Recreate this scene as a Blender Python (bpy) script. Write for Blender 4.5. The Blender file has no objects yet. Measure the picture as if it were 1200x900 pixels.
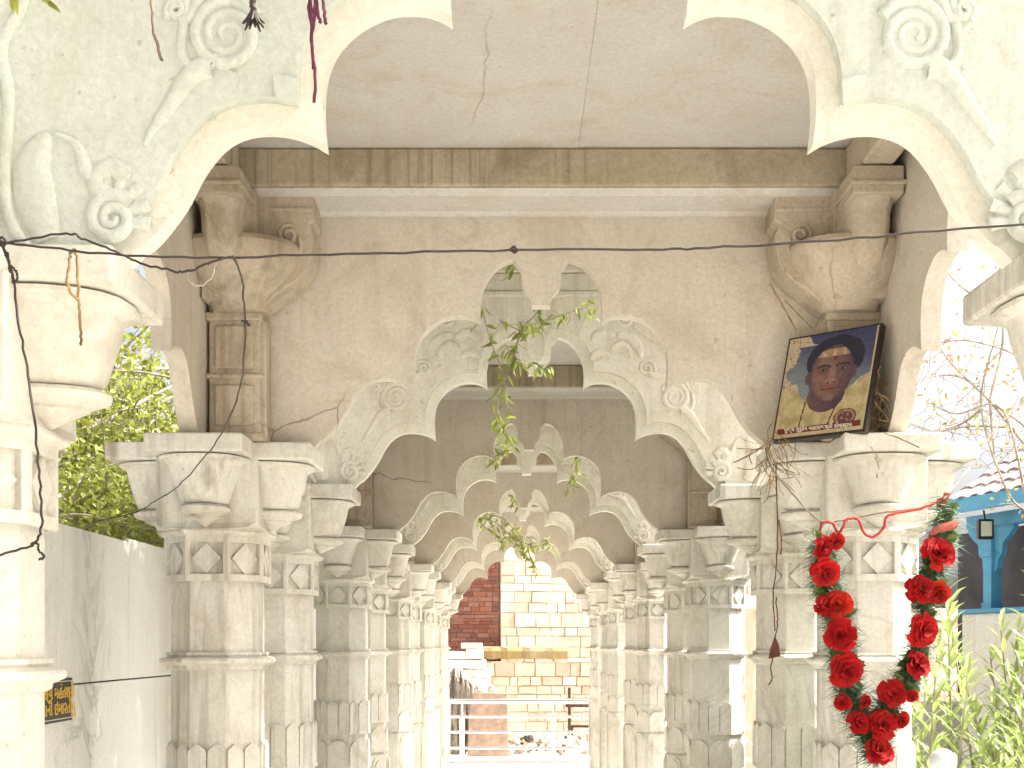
import bpy, bmesh, math, random
from mathutils import Vector, Matrix, noise, geometry
random.seed(7)
R = math.radians
scene = bpy.context.scene
C = scene.collection

# ---------------------------------------------------------------- camera, world, sun, exposure
S = 0.66                # metres per building unit (one unit = eye level to capital top)
EYE = 2.55              # eye height above the floor in building units
F = 1450.0              # focal length in pixels of the 1200 px wide photograph

cam = bpy.data.cameras.new('camera'); camo = bpy.data.objects.new('camera', cam); C.objects.link(camo)
camo.location = (0, 0, EYE*S); camo.rotation_euler = (R(90), 0, 0)
cam.sensor_width = 36; cam.lens = 36*F/1200; cam.shift_y = 305/1200; cam.clip_start = .05; cam.clip_end = 2000
scene.camera = camo

SUN = Vector((0.66, 0.06, 0.75)).normalized()
world = bpy.data.worlds.new("World"); scene.world = world; world.use_nodes = True
wn = world.node_tree; bg = wn.nodes['Background']
sky = wn.nodes.new('ShaderNodeTexSky'); sky.sky_type = 'NISHITA'; sky.sun_disc = False
sky.sun_elevation = math.asin(SUN.z); sky.sun_rotation = math.atan2(SUN.x, SUN.y)
sky.air_density = .7; sky.dust_density = 9.0; sky.ozone_density = .3
hs = wn.nodes.new('ShaderNodeHueSaturation'); hs.inputs['Saturation'].default_value = .35; hs.inputs['Value'].default_value = 1.25
wn.links.new(sky.outputs[0], hs.inputs['Color']); wn.links.new(hs.outputs[0], bg.inputs[0]); bg.inputs[1].default_value = 0.15
sun = bpy.data.lights.new('sun', 'SUN'); sun.energy = 4.6; sun.angle = R(.5); sun.color = (1, .965, .91)
suno = bpy.data.objects.new('sun', sun); C.objects.link(suno)
suno.rotation_euler = SUN.to_track_quat('Z', 'Y').to_euler()
scene.view_settings.view_transform = 'Standard'; scene.view_settings.look = 'None'
scene.view_settings.exposure = 1.2; scene.view_settings.gamma = 1; scene.view_settings.use_curve_mapping = False
scene.cycles.max_bounces = 8; scene.cycles.diffuse_bounces = 5; scene.cycles.transparent_max_bounces = 8
scene.cycles.sample_clamp_indirect = 8

# ---------------------------------------------------------------- helpers
def P(x, y, r):                      # building units, r = height relative to the eye -> metres
    return Vector((x*S, y*S, (r+EYE)*S))
def W(px, py, y):                    # a point of the photo at depth y, in building units
    return ((px-600)*y/F, y, (755-py)*y/F)

def tag(o, label=None, cat=None, group=None, kind=None):
    if label: o['label'] = label
    if cat: o['category'] = cat
    if group: o['group'] = group
    if kind: o['kind'] = kind
    return o
def empty(name, x, y, r, rz=0):
    o = bpy.data.objects.new(name, None); C.objects.link(o); o.location = P(x, y, r); o.rotation_euler = (0, 0, rz)
    o.empty_display_size = .1
    return o
def copy_thing(root, loc, label, flip=False):
    r = root.copy(); C.objects.link(r); r.location = loc; r['label'] = label
    for ch in list(root.children):
        c = ch.copy(); C.objects.link(c); c.parent = r
        for g in list(ch.children):
            d = g.copy(); C.objects.link(d); d.parent = c
    return r

class MB:
    """collects shapes in building units, relative to an origin; z is given as height relative to the eye"""
    def __init__(s): s.v = []; s.f = []; s.c = []
    def add(s, vs, fs, col=None):
        b = len(s.v); s.v += [tuple(v) for v in vs]; s.f += [tuple(b+i for i in f) for f in fs]
        s.c += [col or (1, 1, 1)]*len(fs)
    def box(s, x0, x1, y0, y1, z0, z1, col=None):
        v = [(x, y, z) for z in (z0, z1) for (x, y) in ((x0, y0), (x1, y0), (x1, y1), (x0, y1))]
        s.add(v, [(3, 2, 1, 0), (4, 5, 6, 7), (0, 1, 5, 4), (1, 2, 6, 5), (2, 3, 7, 6), (3, 0, 4, 7)], col)
    def loft(s, rings, col=None, cap=True, closed=True):
        n = len(rings[0]); v = [p for r in rings for p in r]; f = []
        for k in range(len(rings)-1):
            for i in range(n if closed else n-1):
                j = (i+1) % n
                f.append((k*n+i, k*n+j, (k+1)*n+j, (k+1)*n+i))
        if cap:
            f.append(tuple(range(n-1, -1, -1))); f.append(tuple((len(rings)-1)*n+i for i in range(n)))
        s.add(v, f, col)
    def tube(s, pts, rad, n=6, col=None):
        pts = [Vector(p) for p in pts]; rings = []
        if not hasattr(rad, '__len__'): rad = [rad]*len(pts)
        up = Vector((.13, .31, .94)).normalized()
        for i, p in enumerate(pts):
            t = (pts[min(i+1, len(pts)-1)]-pts[max(i-1, 0)])
            if t.length < 1e-9: t = Vector((0, 0, 1))
            t.normalize()
            a = t.cross(up)
            if a.length < 1e-3: a = t.cross(Vector((1, 0, 0)))
            a.normalize(); b = t.cross(a)
            rings.append([p+(a*math.cos(q*2*math.pi/n)+b*math.sin(q*2*math.pi/n))*rad[i] for q in range(n)])
        s.loft(rings, col)
    def prism(s, poly, fn0, fn1, col=None):     # poly: 2D list; fn maps (u,v) -> 3D at both ends
        n = len(poly)
        v = [fn0(*p) for p in poly]+[fn1(*p) for p in poly]
        if n > 24:
            tri = geometry.tessellate_polygon([[Vector((p[0], p[1], 0)) for p in poly]])
            f = [tuple(t) for t in tri]+[tuple(n+i for i in reversed(t)) for t in tri]
        else: f = [tuple(range(n)), tuple(range(2*n-1, n-1, -1))]
        f += [(i, i+n, (i+1) % n+n, (i+1) % n) for i in range(n)]
        s.add(v, f, col)
    def build(s, name, mat, parent=None, origin=(0, 0, 0), smooth=None, bevel=0, fix=True, rz=0):
        me = bpy.data.meshes.new(name)
        me.from_pydata([(a*S, b*S, c*S) for a, b, c in s.v], [], s.f)
        if any(c != (1, 1, 1) for c in s.c):
            at = me.color_attributes.new('Col', 'FLOAT_COLOR', 'CORNER'); vals = []
            for p, c in zip(me.polygons, s.c): vals += [c[0], c[1], c[2], 1.0]*p.loop_total
            at.data.foreach_set('color', vals)
        if fix:
            bm = bmesh.new(); bm.from_mesh(me)
            bmesh.ops.recalc_face_normals(bm, faces=bm.faces); bm.to_mesh(me); bm.free()
        if smooth is not None:
            me.shade_smooth()
            me.set_sharp_from_angle(angle=R(smooth))
        me.materials.append(mat)
        o = bpy.data.objects.new(name, me); C.objects.link(o)
        if parent: o.parent = parent
        else: o.location = P(*origin)
        o.rotation_euler = (0, 0, rz)
        if bevel:
            m = o.modifiers.new('bevel', 'BEVEL'); m.width = bevel*S; m.segments = 2; m.limit_method = 'ANGLE'; m.angle_limit = R(38)
        return o

def smoothline(pts, k=4):            # Catmull-Rom
    out = []
    n = len(pts)
    for i in range(n-1):
        p0 = pts[max(i-1, 0)]; p1 = pts[i]; p2 = pts[i+1]; p3 = pts[min(i+2, n-1)]
        for j in range(k):
            t = j/k
            out.append(tuple(.5*((2*b)+(-a+c)*t+(2*a-5*b+4*c-d)*t*t+(-a+3*b-3*c+d)*t**3) for a, b, c, d in zip(p0, p1, p2, p3)))
    out.append(tuple(pts[-1]))
    return out

# ---------------------------------------------------------------- materials
def newmat(name):
    m = bpy.data.materials.new(name); m.use_nodes = True
    return m, m.node_tree, m.node_tree.nodes['Principled BSDF']
def nd(nt, typ, **kw):
    n = nt.nodes.new(typ)
    for k, v in kw.items():
        if k.startswith('i_'): n.inputs[int(k[2:])].default_value = v
        else: setattr(n, k, v)
    return n
def math_n(nt, op, a, b=None, clamp=False):
    n = nt.nodes.new('ShaderNodeMath'); n.operation = op; n.use_clamp = clamp
    for i, x in enumerate((a, b)):
        if x is None: continue
        if hasattr(x, 'links'): nt.links.new(x, n.inputs[i])
        else: n.inputs[i].default_value = x
    return n.outputs[0]
def mix(nt, fac, a, b, mode='MIX'):
    n = nt.nodes.new('ShaderNodeMix'); n.data_type = 'RGBA'; n.blend_type = mode
    for i, x in ((0, fac), (6, a), (7, b)):
        if hasattr(x, 'links'): nt.links.new(x, n.inputs[i])
        else: n.inputs[i].default_value = x if i == 0 else (*x, 1)
    return n.outputs[2]
def noise_n(nt, vec, scale, detail=6, rough=.6, dist=0):
    n = nt.nodes.new('ShaderNodeTexNoise'); n.inputs['Scale'].default_value = scale
    n.inputs['Detail'].default_value = detail; n.inputs['Roughness'].default_value = rough; n.inputs['Distortion'].default_value = dist
    nt.links.new(vec, n.inputs['Vector']); return n.outputs[0]
def ramp(nt, x, lo, hi):
    n = nt.nodes.new('ShaderNodeMapRange'); n.clamp = True
    n.inputs[1].default_value = lo; n.inputs[2].default_value = hi
    nt.links.new(x, n.inputs[0]); return n.outputs[0]
def scaled(nt, vec, sx, sy, sz):
    n = nt.nodes.new('ShaderNodeMapping'); n.inputs['Scale'].default_value = (sx, sy, sz)
    nt.links.new(vec, n.inputs['Vector']); return n.outputs[0]

def stone(name, base, second, stain, stain_amt=.5, streak=.4, crack=.5, vein=0.0, veincol=(.3, .3, .3), rough=.6, bump=.35, fine=60, sfreq=16):
    m, nt, b = newmat(name)
    pos = nt.nodes.new('ShaderNodeNewGeometry').outputs['Position']
    n1 = noise_n(nt, pos, 1.6, 8, .62, .4)
    col = mix(nt, ramp(nt, n1, .38, .66), base, second)
    # blotchy stain
    n2 = noise_n(nt, pos, 3.1, 10, .7, .8)
    f2 = math_n(nt, 'MULTIPLY', ramp(nt, n2, .52, .78), stain_amt)
    col = mix(nt, f2, col, stain)
    # rain streaks run down
    st = scaled(nt, pos, sfreq, sfreq, .9)
    n3 = noise_n(nt, st, 1.0, 5, .65, .2)
    n3b = noise_n(nt, pos, .9, 3, .5)
    f3 = math_n(nt, 'MULTIPLY', math_n(nt, 'MULTIPLY', ramp(nt, n3, .5, .74), ramp(nt, n3b, .42, .62)), streak)
    col = mix(nt, f3, col, tuple(c*.55 for c in stain))
    # pale mineral flecks and dark specks
    n4 = noise_n(nt, pos, 26, 4, .6)
    col = mix(nt, math_n(nt, 'MULTIPLY', ramp(nt, n4, .6, .75), .35), col, tuple(min(1, c*1.25) for c in base))
    n5 = noise_n(nt, pos, 42, 3, .5)
    col = mix(nt, math_n(nt, 'MULTIPLY', ramp(nt, n5, .69, .76), .45), col, (.14, .11, .07))
    n6 = noise_n(nt, pos, 75, 5, .75)
    col = mix(nt, math_n(nt, 'MULTIPLY', ramp(nt, n6, .38, .62), .34), col, tuple(c*.62 for c in base))
    n7 = noise_n(nt, pos, 7.5, 8, .7, 1.2)
    col = mix(nt, math_n(nt, 'MULTIPLY', ramp(nt, n7, .55, .72), .50*stain_amt+.08), col, tuple(.5*a+.3*b for a, b in zip(stain, base)))
    # cracks
    d = nt.nodes.new('ShaderNodeTexNoise'); d.inputs['Scale'].default_value = 3.5; d.inputs['Detail'].default_value = 8
    nt.links.new(pos, d.inputs['Vector'])
    add = nt.nodes.new('ShaderNodeVectorMath'); add.operation = 'MULTIPLY_ADD'
    nt.links.new(d.outputs['Color'], add.inputs[0]); add.inputs[1].default_value = (.16, .16, .16); nt.links.new(pos, add.inputs[2])
    vo = nt.nodes.new('ShaderNodeTexVoronoi'); vo.feature = 'DISTANCE_TO_EDGE'; vo.inputs['Scale'].default_value = .75
    nt.links.new(add.outputs[0], vo.inputs['Vector'])
    cr = math_n(nt, 'LESS_THAN', vo.outputs['Distance'], .0022)
    msk = ramp(nt, noise_n(nt, pos, 1.3, 3, .5), .53, .60)
    crk = math_n(nt, 'MULTIPLY', math_n(nt, 'MULTIPLY', cr, msk), crack)
    col = mix(nt, math_n(nt, 'MULTIPLY', crk, .7), col, (.20, .14, .09))
    if vein:
        vv = scaled(nt, pos, 1.0, 1.0, .38)
        nv = noise_n(nt, vv, 3.0, 8, .6, 1.6)
        ridge = math_n(nt, 'ABSOLUTE', math_n(nt, 'SUBTRACT', nv, .5))
        fv = math_n(nt, 'MULTIPLY', math_n(nt, 'MULTIPLY', ramp(nt, ridge, .035, .0), ramp(nt, noise_n(nt, pos, 1.7, 3, .5), .45, .65)), vein)
        col = mix(nt, fv, col, veincol)
    nt.links.new(col, b.inputs['Base Color'])
    b.inputs['Roughness'].default_value = rough
    b.inputs['Specular IOR Level'].default_value = .3
    h = math_n(nt, 'ADD', noise_n(nt, pos, fine, 6, .65), math_n(nt, 'MULTIPLY', noise_n(nt, pos, 9, 5, .6), 1.5))
    h = math_n(nt, 'SUBTRACT', h, crk)
    bp = nt.nodes.new('ShaderNodeBump'); bp.inputs['Strength'].default_value = bump; bp.inputs['Distance'].default_value = .006
    nt.links.new(h, bp.inputs['Height']); nt.links.new(bp.outputs[0], b.inputs['Normal'])
    return m

def simple(name, col, rough=.6, metal=0, var=.15, scale=8, bump=0, spec=.4, trans=0):
    m, nt, b = newmat(name)
    pos = nt.nodes.new('ShaderNodeNewGeometry').outputs['Position']
    n = noise_n(nt, pos, scale, 6, .6)
    c = mix(nt, ramp(nt, n, .3, .7), tuple(x*(1-var) for x in col), tuple(min(1, x*(1+var)) for x in col))
    nt.links.new(c, b.inputs['Base Color'])
    b.inputs['Roughness'].default_value = rough; b.inputs['Metallic'].default_value = metal
    b.inputs['Specular IOR Level'].default_value = spec
    if bump:
        bp = nt.nodes.new('ShaderNodeBump'); bp.inputs['Strength'].default_value = bump; bp.inputs['Distance'].default_value = .01
        nt.links.new(noise_n(nt, pos, scale*5, 6, .6), bp.inputs['Height']); nt.links.new(bp.outputs[0], b.inputs['Normal'])
    return m
def attrmat(name, rough=.7, scale=14, var=.3, bump=.4, spec=.25, trans=0, dirt=(.2, .15, .1)):
    m, nt, b = newmat(name)
    a = nt.nodes.new('ShaderNodeAttribute'); a.attribute_name = 'Col'
    pos = nt.nodes.new('ShaderNodeNewGeometry').outputs['Position']
    n = noise_n(nt, pos, scale, 7, .65)
    c = mix(nt, math_n(nt, 'MULTIPLY', ramp(nt, n, .5, .75), var), a.outputs['Color'], dirt)
    nt.links.new(c, b.inputs['Base Color']); b.inputs['Roughness'].default_value = rough
    b.inputs['Specular IOR Level'].default_value = spec
    if bump:
        bp = nt.nodes.new('ShaderNodeBump'); bp.inputs['Strength'].default_value = bump; bp.inputs['Distance'].default_value = .02
        nt.links.new(noise_n(nt, pos, scale*2, 6, .6), bp.inputs['Height']); nt.links.new(bp.outputs[0], b.inputs['Normal'])
    if trans:
        tr = nt.nodes.new('ShaderNodeBsdfTranslucent'); mx = nt.nodes.new('ShaderNodeMixShader'); mx.inputs[0].default_value = trans
        nt.links.new(c, tr.inputs[0]); nt.links.new(b.outputs[0], mx.inputs[1]); nt.links.new(tr.outputs[0], mx.inputs[2])
        nt.links.new(mx.outputs[0], nt.nodes['Material Output'].inputs[0])
    return m

M = {}
M['col'] = stone('column_marble', (.62, .59, .505), (.71, .69, .62), (.38, .30, .19), .8, .9, .25, .55, (.30, .27, .23), .5, .3)
M['wall'] = stone('aged_plaster_marble', (.53, .475, .39), (.62, .575, .495), (.35, .26, .165), .8, .38, .9, 0, rough=.75, bump=.6, sfreq=24)
M['ceil'] = stone('ceiling_marble', (.50, .475, .425), (.58, .56, .51), (.42, .32, .19), .8, .1, .6, .25, (.42, .38, .33), .7, .35)
M['green'] = stone('mossy_white_marble', (.53, .56, .49), (.64, .66, .605), (.42, .42, .27), .75, .6, .4, 0, rough=.7, bump=.6, fine=90)
M['carve'] = stone('carved_marble', (.62, .58, .48), (.70, .67, .58), (.42, .33, .20), .75, .5, .3, 0, rough=.65, bump=.6)
M['rim'] = stone('arch_rim_marble', (.68, .655, .56), (.74, .72, .64), (.50, .43, .30), .5, .2, .2, 0, rough=.6, bump=.35)
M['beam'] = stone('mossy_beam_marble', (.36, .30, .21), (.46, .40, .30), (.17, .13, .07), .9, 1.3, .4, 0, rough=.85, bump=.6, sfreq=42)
M['corbel'] = stone('damp_corbel_marble', (.42, .355, .265), (.56, .49, .39), (.24, .18, .11), .9, 1.2, .6, 0, rough=.8, bump=.8)
M['slabwall'] = stone('veined_white_marble', (.66, .65, .60), (.74, .73, .69), (.50, .47, .38), .3, .5, .1, .8, (.34, .34, .32), .35, .15)
M['floor'] = stone('floor_marble', (.60, .58, .53), (.67, .65, .61), (.45, .39, .31), .4, 0, .3, .3, (.4, .38, .34), .45, .15)
M['ground'] = stone('dusty_ground', (.64, .60, .53), (.70, .67, .61), (.50, .42, .31), .4, 0, 0, 0, rough=.95, bump=.8, fine=30)
M['white'] = stone('whitewash', (.74, .73, .71), (.80, .79, .77), (.55, .50, .45), .35, .5, .1, 0, rough=.8, bump=.3)
M["blocks"] = attrmat("sandstone_blocks", var=.6, scale=6, dirt=(.42, .30, .20))
M['brick'] = attrmat('old_brick', scale=20, dirt=(.3, .16, .1))
M['leaf'] = attrmat('leaf', rough=.45, bump=0, trans=.4, var=.15, scale=20, spec=.5)
M['bark'] = simple('bark', (.20, .155, .11), .9, var=.4, scale=20, bump=.6)
M['twig'] = simple('grey_twig', (.34, .29, .23), .85, var=.35, scale=18)
M['wire'] = simple('rusty_black_wire', (.035, .024, .018), .6, var=.4, scale=30)
M['steel'] = simple('stainless_steel', (.72, .72, .72), .22, 1.0, .05)
M['blue'] = simple('blue_paint', (.07, .30, .52), .5, var=.15, scale=6, bump=.2)
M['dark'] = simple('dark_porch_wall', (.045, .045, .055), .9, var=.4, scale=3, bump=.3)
M['black'] = simple('black_plastic', (.012, .011, .012), .4)
M['lampface'] = simple('lamp_glass', (.62, .62, .52), .25, var=.05)
M['ochre'] = simple('ochre_lettering', (.62, .38, .05), .6)
M['cream'] = simple('cream_line', (.62, .58, .45), .6)
M['purple'] = simple('purple_thread', (.10, .02, .045), .9, var=.35, scale=40)
M['redcord'] = simple('red_ribbon', (.42, .045, .03), .7, var=.3, scale=25)
M['petal'] = attrmat('cloth_petal', rough=.75, bump=0, trans=.18, var=.1, spec=.15)
M['dry'] = simple('dry_leaf', (.09, .025, .012), .8, var=.4, scale=30)
M['straw'] = simple('dry_straw', (.24, .16, .07), .9, var=.5, scale=30)
M['wood'] = simple('weathered_wood', (.10, .055, .035), .8, var=.4, scale=14, bump=.4)
M['board'] = simple('brown_board', (.36, .25, .18), .9, var=.3, scale=9, bump=.4)
M['moss'] = stone('mossy_ledge', (.34, .25, .10), (.40, .31, .19), (.22, .15, .05), .7, .4, .1, 0, rough=.9, bump=.9)
M['photo'] = attrmat('printed_photo', rough=.35, bump=0, var=0, spec=.4)
M['maroon'] = simple('maroon_print', (.10, .015, .02), .5)
M['frame'] = simple('dark_frame', (.02, .013, .012), .45)
M['globe'] = simple('frosted_globe', (.72, .72, .70), .2, var=.05)

# ---------------------------------------------------------------- layout of the colonnade
XL, XR = -1.505, 1.80; XC = (XL+XR)/2; HX = (XR-XL)/2
PER = 4.62; FRONT = [3.32+PER*k for k in range(5)]; BACK = [6.34+PER*k for k in range(5)]
BAY = BACK[0]-FRONT[0]
FLOOR = -EYE

# ---- ground sheet and floor
g = MB(); g.add([(-400, -200, 0), (400, -200, 0), (400, 700, 0), (-400, 700, 0)], [(0, 1, 2, 3)])
tag(g.build('ground', M['ground'], origin=(0, 0, FLOOR-.006)), kind='structure')
g = MB()
for j in range(30):
    for i in range(5):
        x0 = -2.1+i*.9; y0 = -1+j*.9
        g.box(x0+.004, x0+.896, y0+.004, y0+.896, -.05, .01)
tag(g.build('floor', M['floor'], origin=(0, 0, FLOOR), bevel=0), kind='structure')

# ---------------------------------------------------------------- column
def octa(fl, z, cx=0, cy=0):
    r = fl/2/math.cos(math.pi/8)
    return [(cx+r*math.cos(math.pi/8+i*math.pi/4), cy+r*math.sin(math.pi/8+i*math.pi/4), z) for i in range(8)]
def face_frame(i, d):                 # coordinates on octagon face i at distance d
    a = i*math.pi/4; n = Vector((math.cos(a), math.sin(a), 0)); t = Vector((-math.sin(a), math.cos(a), 0))
    return lambda u, z, e=0: tuple(n*(d+e)+t*u+Vector((0, 0, z)))

def dsec(w, p, z, q=.21, n=10, sq=2.6):        # D-shaped section of a bracket arm: half width w, reach p
    pts = []
    for i in range(n+1):
        a = -math.pi/2+math.pi*i/n
        ca, sa = math.cos(a), math.sin(a)
        x = q+(p-q)*abs(ca)**(2/sq); y = w*math.copysign(abs(sa)**(2/sq), sa)
        pts.append((x, y, z))
    return pts
def rotz(pts, k):
    c, s_ = round(math.cos(k*math.pi/2)), round(math.sin(k*math.pi/2))
    return [(x*c-y*s_, x*s_+y*c, z) for x, y, z in pts]

def make_column():
    root = empty('marble_column', 0, 0, FLOOR)
    O = EYE                             # local z = r + EYE
    b = MB(); b.loft([octa(.47, 0), octa(.47, .12), octa(.44, .13), octa(.435, 3.2)]); b.build('shaft', M['col'], root, bevel=.006)
    # ring moulding
    b = MB()
    prof = [(-.040, .44), (-.040, .475), (-.052, .48), (-.060, .465), (-.072, .535), (-.082, .545), (-.094, .535), (-.108, .475), (-.122, .47), (-.130, .44)]
    b.loft([octa(f, O+z) for z, f in reversed(prof)]); b.build('ring_moulding', M['col'], root)
    # diamond band
    b = MB(); z0, z1 = O+.315, O+.535
    b.loft([octa(.455, z0), octa(.455, z1)])
    w = .50*math.tan(math.pi/8)/1.0/1   # half face width
    w = .25*math.tan(math.pi/8)
    for i in range(8):
        fr = face_frame(i, .2275)
        def slab(poly, e0, e1):
            b.prism(poly, lambda u, z: fr(u, z, e0), lambda u, z: fr(u, z, e1))
        e = .0225
        s0 = (.2275)*math.tan(math.pi/8)
        # rails
        for (a0, a1) in ((z0-.002, z0+.032), (z1-.03, z1+.002)):
            v = [fr(-s0, a0), fr(s0, a0), fr(s0, a1), fr(-s0, a1), fr(-w, a0, e), fr(w, a0, e), fr(w, a1, e), fr(-w, a1, e)]
            b.add(v, [(4, 5, 6, 7), (0, 1, 5, 4), (3, 2, 6, 7)])
        for sg in (-1, 1):
            a0, a1 = z0+.030, z1-.028
            v = [fr(sg*s0, a0), fr(sg*(s0-.018), a0), fr(sg*(s0-.018), a1), fr(sg*s0, a1), fr(sg*w, a0, e), fr(sg*(w-.020), a0, e), fr(sg*(w-.020), a1, e), fr(sg*w, a1, e)]
            b.add(v, [(4, 5, 6, 7), (1, 2, 6, 5)])
        zc = (z0+z1)/2
        dw, dh = s0-.021, (z1-z0)/2-.034
        slab([(0, zc-dh), (dw, zc), (0, zc+dh), (-dw, zc)], -.005, .019)
    b.build('diamond_band', M['col'], root, fix=False)
    # capital: core, lip, four arms
    cap = MB()
    def sq(h, c, z): return [(h, -h+c, z), (h, h-c, z), (h-c, h, z), (-h+c, h, z), (-h, h-c, z), (-h, -h+c, z), (-h+c, -h, z), (h-c, -h, z)]
    def sqr(h, c, z): # same vertex order as octa
        return [(h, h-c, z), (h-c, h, z), (-h+c, h, z), (-h, h-c, z), (-h, -h+c, z), (-h+c, -h, z), (h-c, -h, z), (h, -h+c, z)]
    cap.loft([octa(.50, O+.535), octa(.545, O+.547), octa(.56, O+.556), octa(.555, O+.566), sqr(.262, .06, O+.578), sqr(.25, .008, O+.60), sqr(.25, .008, O+.93)])
    core = cap.build('capital', M['col'], root)
    arms = MB()
    for k in range(4):
        bell = [(.905, .222, .492), (.893, .222, .49), (.885, .195, .465), (.872, .178, .455), (.85, .172, .45), (.82, .165, .445), (.785, .150, .435), (.75, .136, .425), (.715, .124, .415), (.695, .118, .405), (.683, .104, .385), (.681, .075, .33)]
        arms.loft([rotz(dsec(w_, p_, O+z_), k) for z_, w_, p_ in bell])
        cush = [(.683, .09, .37), (.678, .115, .41), (.665, .128, .432), (.648, .125, .428), (.638, .108, .405), (.630, .085, .375), (.622, .088, .372), (.612, .070, .345), (.598, .045, .315), (.583, .028, .285), (.57, .008, .262)]
        arms.loft([rotz(dsec(w_, p_, O+z_, q=.20, sq=2.1), k) for z_, w_, p_ in cush])
    arms.build('bracket_bells', M['col'], core, smooth=42)
    sl = MB()
    sl.prism([(-.235, -.508), (.235, -.508), (.235, -.235), (.508, -.235), (.508, .235), (.235, .235), (.235, .508), (-.235, .508), (-.235, .235), (-.508, .235), (-.508, -.235), (-.235, -.235)],
             lambda u, v: (u, v, O+.912), lambda u, v: (u, v, O+1.0))
    sl.build('abacus', M['col'], core, bevel=.011)
    # petal bands of the lower shaft
    def petals(name, z0, z1, fl, n, pointed):
        b = MB(); b.loft([octa(fl-.02, O+z0-.015), octa(fl-.02, O+z1-.055)])
        b.loft([octa(fl+.012, O+z0-.03), octa(fl+.012, O+z0-.008)])
        hw = (fl/2)*math.tan(math.pi/8)
        for i in range(8):
            fr = face_frame(i, fl/2-.02)
            for k in range(n):
                c = -hw+hw*2*(k+.5)/n; w_ = hw/n-.0035; t = O+z1; zb = O+z0-.012
                if pointed: poly = [(c-w_, zb), (c+w_, zb), (c+w_, t-.05), (c+w_*.9, t-.028), (c+w_*.45, t-.012), (c+.12*w_, t), (c-.12*w_, t), (c-w_*.45, t-.012), (c-w_*.9, t-.028), (c-w_, t-.05)]
                else:
                    poly = [(c-w_, zb), (c+w_, zb), (c+w_, t-.10)]+[(c+w_*math.cos(a), t-.10+.10*math.sin(a)) for a in [math.pi*q/8 for q in range(1, 8)]]+[(c-w_, t-.10)]
                b.prism(poly, lambda u, z: fr(u, z, 0), lambda u, z: fr(u*.99, z, .022))
        b.build(name, M['col'], root)
    petals('petal_band', -.755, -.495, .475, 2, True)
    petals('lower_petal_band', -1.05, -.835, .475, 1, False)
    b = MB()
    b.loft([octa(.475, 0), octa(.475, O-1.11)])
    for i in range(8):
        fr = face_frame(i, .2375); z1 = O-1.13; z0_ = .3
        for e0, w_, dz in ((.0, .075, 0), (.012, .052, .03)):
            poly = [(-w_, z0_+dz), (w_, z0_+dz), (w_, z1-.07-dz)]+[(w_*math.cos(a), z1-.07-dz+.07*math.sin(a)) for a in [math.pi*q/8 for q in range(1, 8)]]+[(-w_, z1-.07-dz)]
            b.prism(poly, lambda u, z: fr(u, z, e0-.004), lambda u, z: fr(u, z, e0+.013))
    b.build('arched_panels', M['col'], root)
    return root

ordn = ['nearest', 'second', 'third', 'fourth', 'fifth', 'sixth', 'seventh', 'eighth', 'ninth', 'tenth']
extra = {('left', 0): 'nearest left marble column, cropped by the photo edge, black wires hanging down it',
         ('right', 0): 'nearest right marble column, only its capital showing at the photo edge',
         ('left', 1): 'second left marble column with full cross shaped capital beside the veined marble wall',
         ('right', 1): 'second right marble column with framed portrait on its capital and flower garland before it',
         ('right', 2): 'third right marble column with a dangling string and dead leaf before its shaft',
         ('left', 9): 'farthest marble column on the left, at the sunlit end of the passage',
         ('right', 9): 'farthest marble column on the right, at the sunlit end of the passage'}
proto = make_column(); first = True
rows = sorted([(y, 'f') for y in FRONT]+[(y, 'b') for y in BACK])
VIEWER = (BACK[0]-PER, FRONT[0]-PER)
for side, x in (('left', XL), ('right', XR)):
    for i, (y, _) in enumerate(rows):
        lab = extra.get((side, i), 'octagonal carved marble column, %s from the camera in the %s row' % (ordn[i], side))
        if first: proto.location = P(x, y, FLOOR); o = proto; o['label'] = lab; first = False
        else: o = copy_thing(proto, P(x, y, FLOOR), lab)
        tag(o, None, 'column', 'octagonal marble columns of the colonnade')
    for q, y in zip(('just ahead of', 'just behind'), VIEWER):
        tag(copy_thing(proto, P(x, y, FLOOR), 'octagonal marble column %s the viewer on the %s, outside the photo' % (q, side)), None, 'column', 'octagonal marble columns of the colonnade')

# ---------------------------------------------------------------- cusped arches
L1 = [(1.148, .985), (1.12, 1.015), (1.07, 1.055), (1.003, 1.142), (.955, 1.232), (.90, 1.30), (.839, 1.332), (.762, 1.338), (.685, 1.32), (.630, 1.290)]
L2 = [(.630, 1.290), (.638, 1.373), (.634, 1.47), (.607, 1.547), (.549, 1.609), (.472, 1.648), (.395, 1.655), (.345, 1.644), (.303, 1.622)]
L3 = [(.303, 1.622), (.308, 1.70), (.298, 1.779), (.269, 1.846), (.221, 1.905), (.176, 1.93), (.140, 1.938)]
L4 = [(.140, 1.938), (.122, 1.915), (.102, 1.885), (.100, 1.84), (.090, 1.795), (.060, 1.762), (.048, 1.735), (.046, 1.706)]
def smooth_l(l, k=4): return smoothline(l, k)
half = smooth_l(L1)+smooth_l(L2)[1:]+smooth_l(L3)[1:]+smooth_l(L4, 3)[1:]
def offs(l, d):
    out = []
    for i, p in enumerate(l):
        a = l[max(i-1, 0)]; b = l[min(i+1, len(l)-1)]
        tx, ty = b[0]-a[0], b[1]-a[1]; n = math.hypot(tx, ty) or 1
        out.append((p[0]+ty/n*d, p[1]-tx/n*d))
    # extend both ends
    def ext(p, q, t):
        n = math.hypot(p[0]-q[0], p[1]-q[1]) or 1
        return (p[0]+(p[0]-q[0])/n*t, p[1]+(p[1]-q[1])/n*t)
    return [ext(out[0], out[1], .12)]+out+[ext(out[-1], out[-2], .12)]
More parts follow.
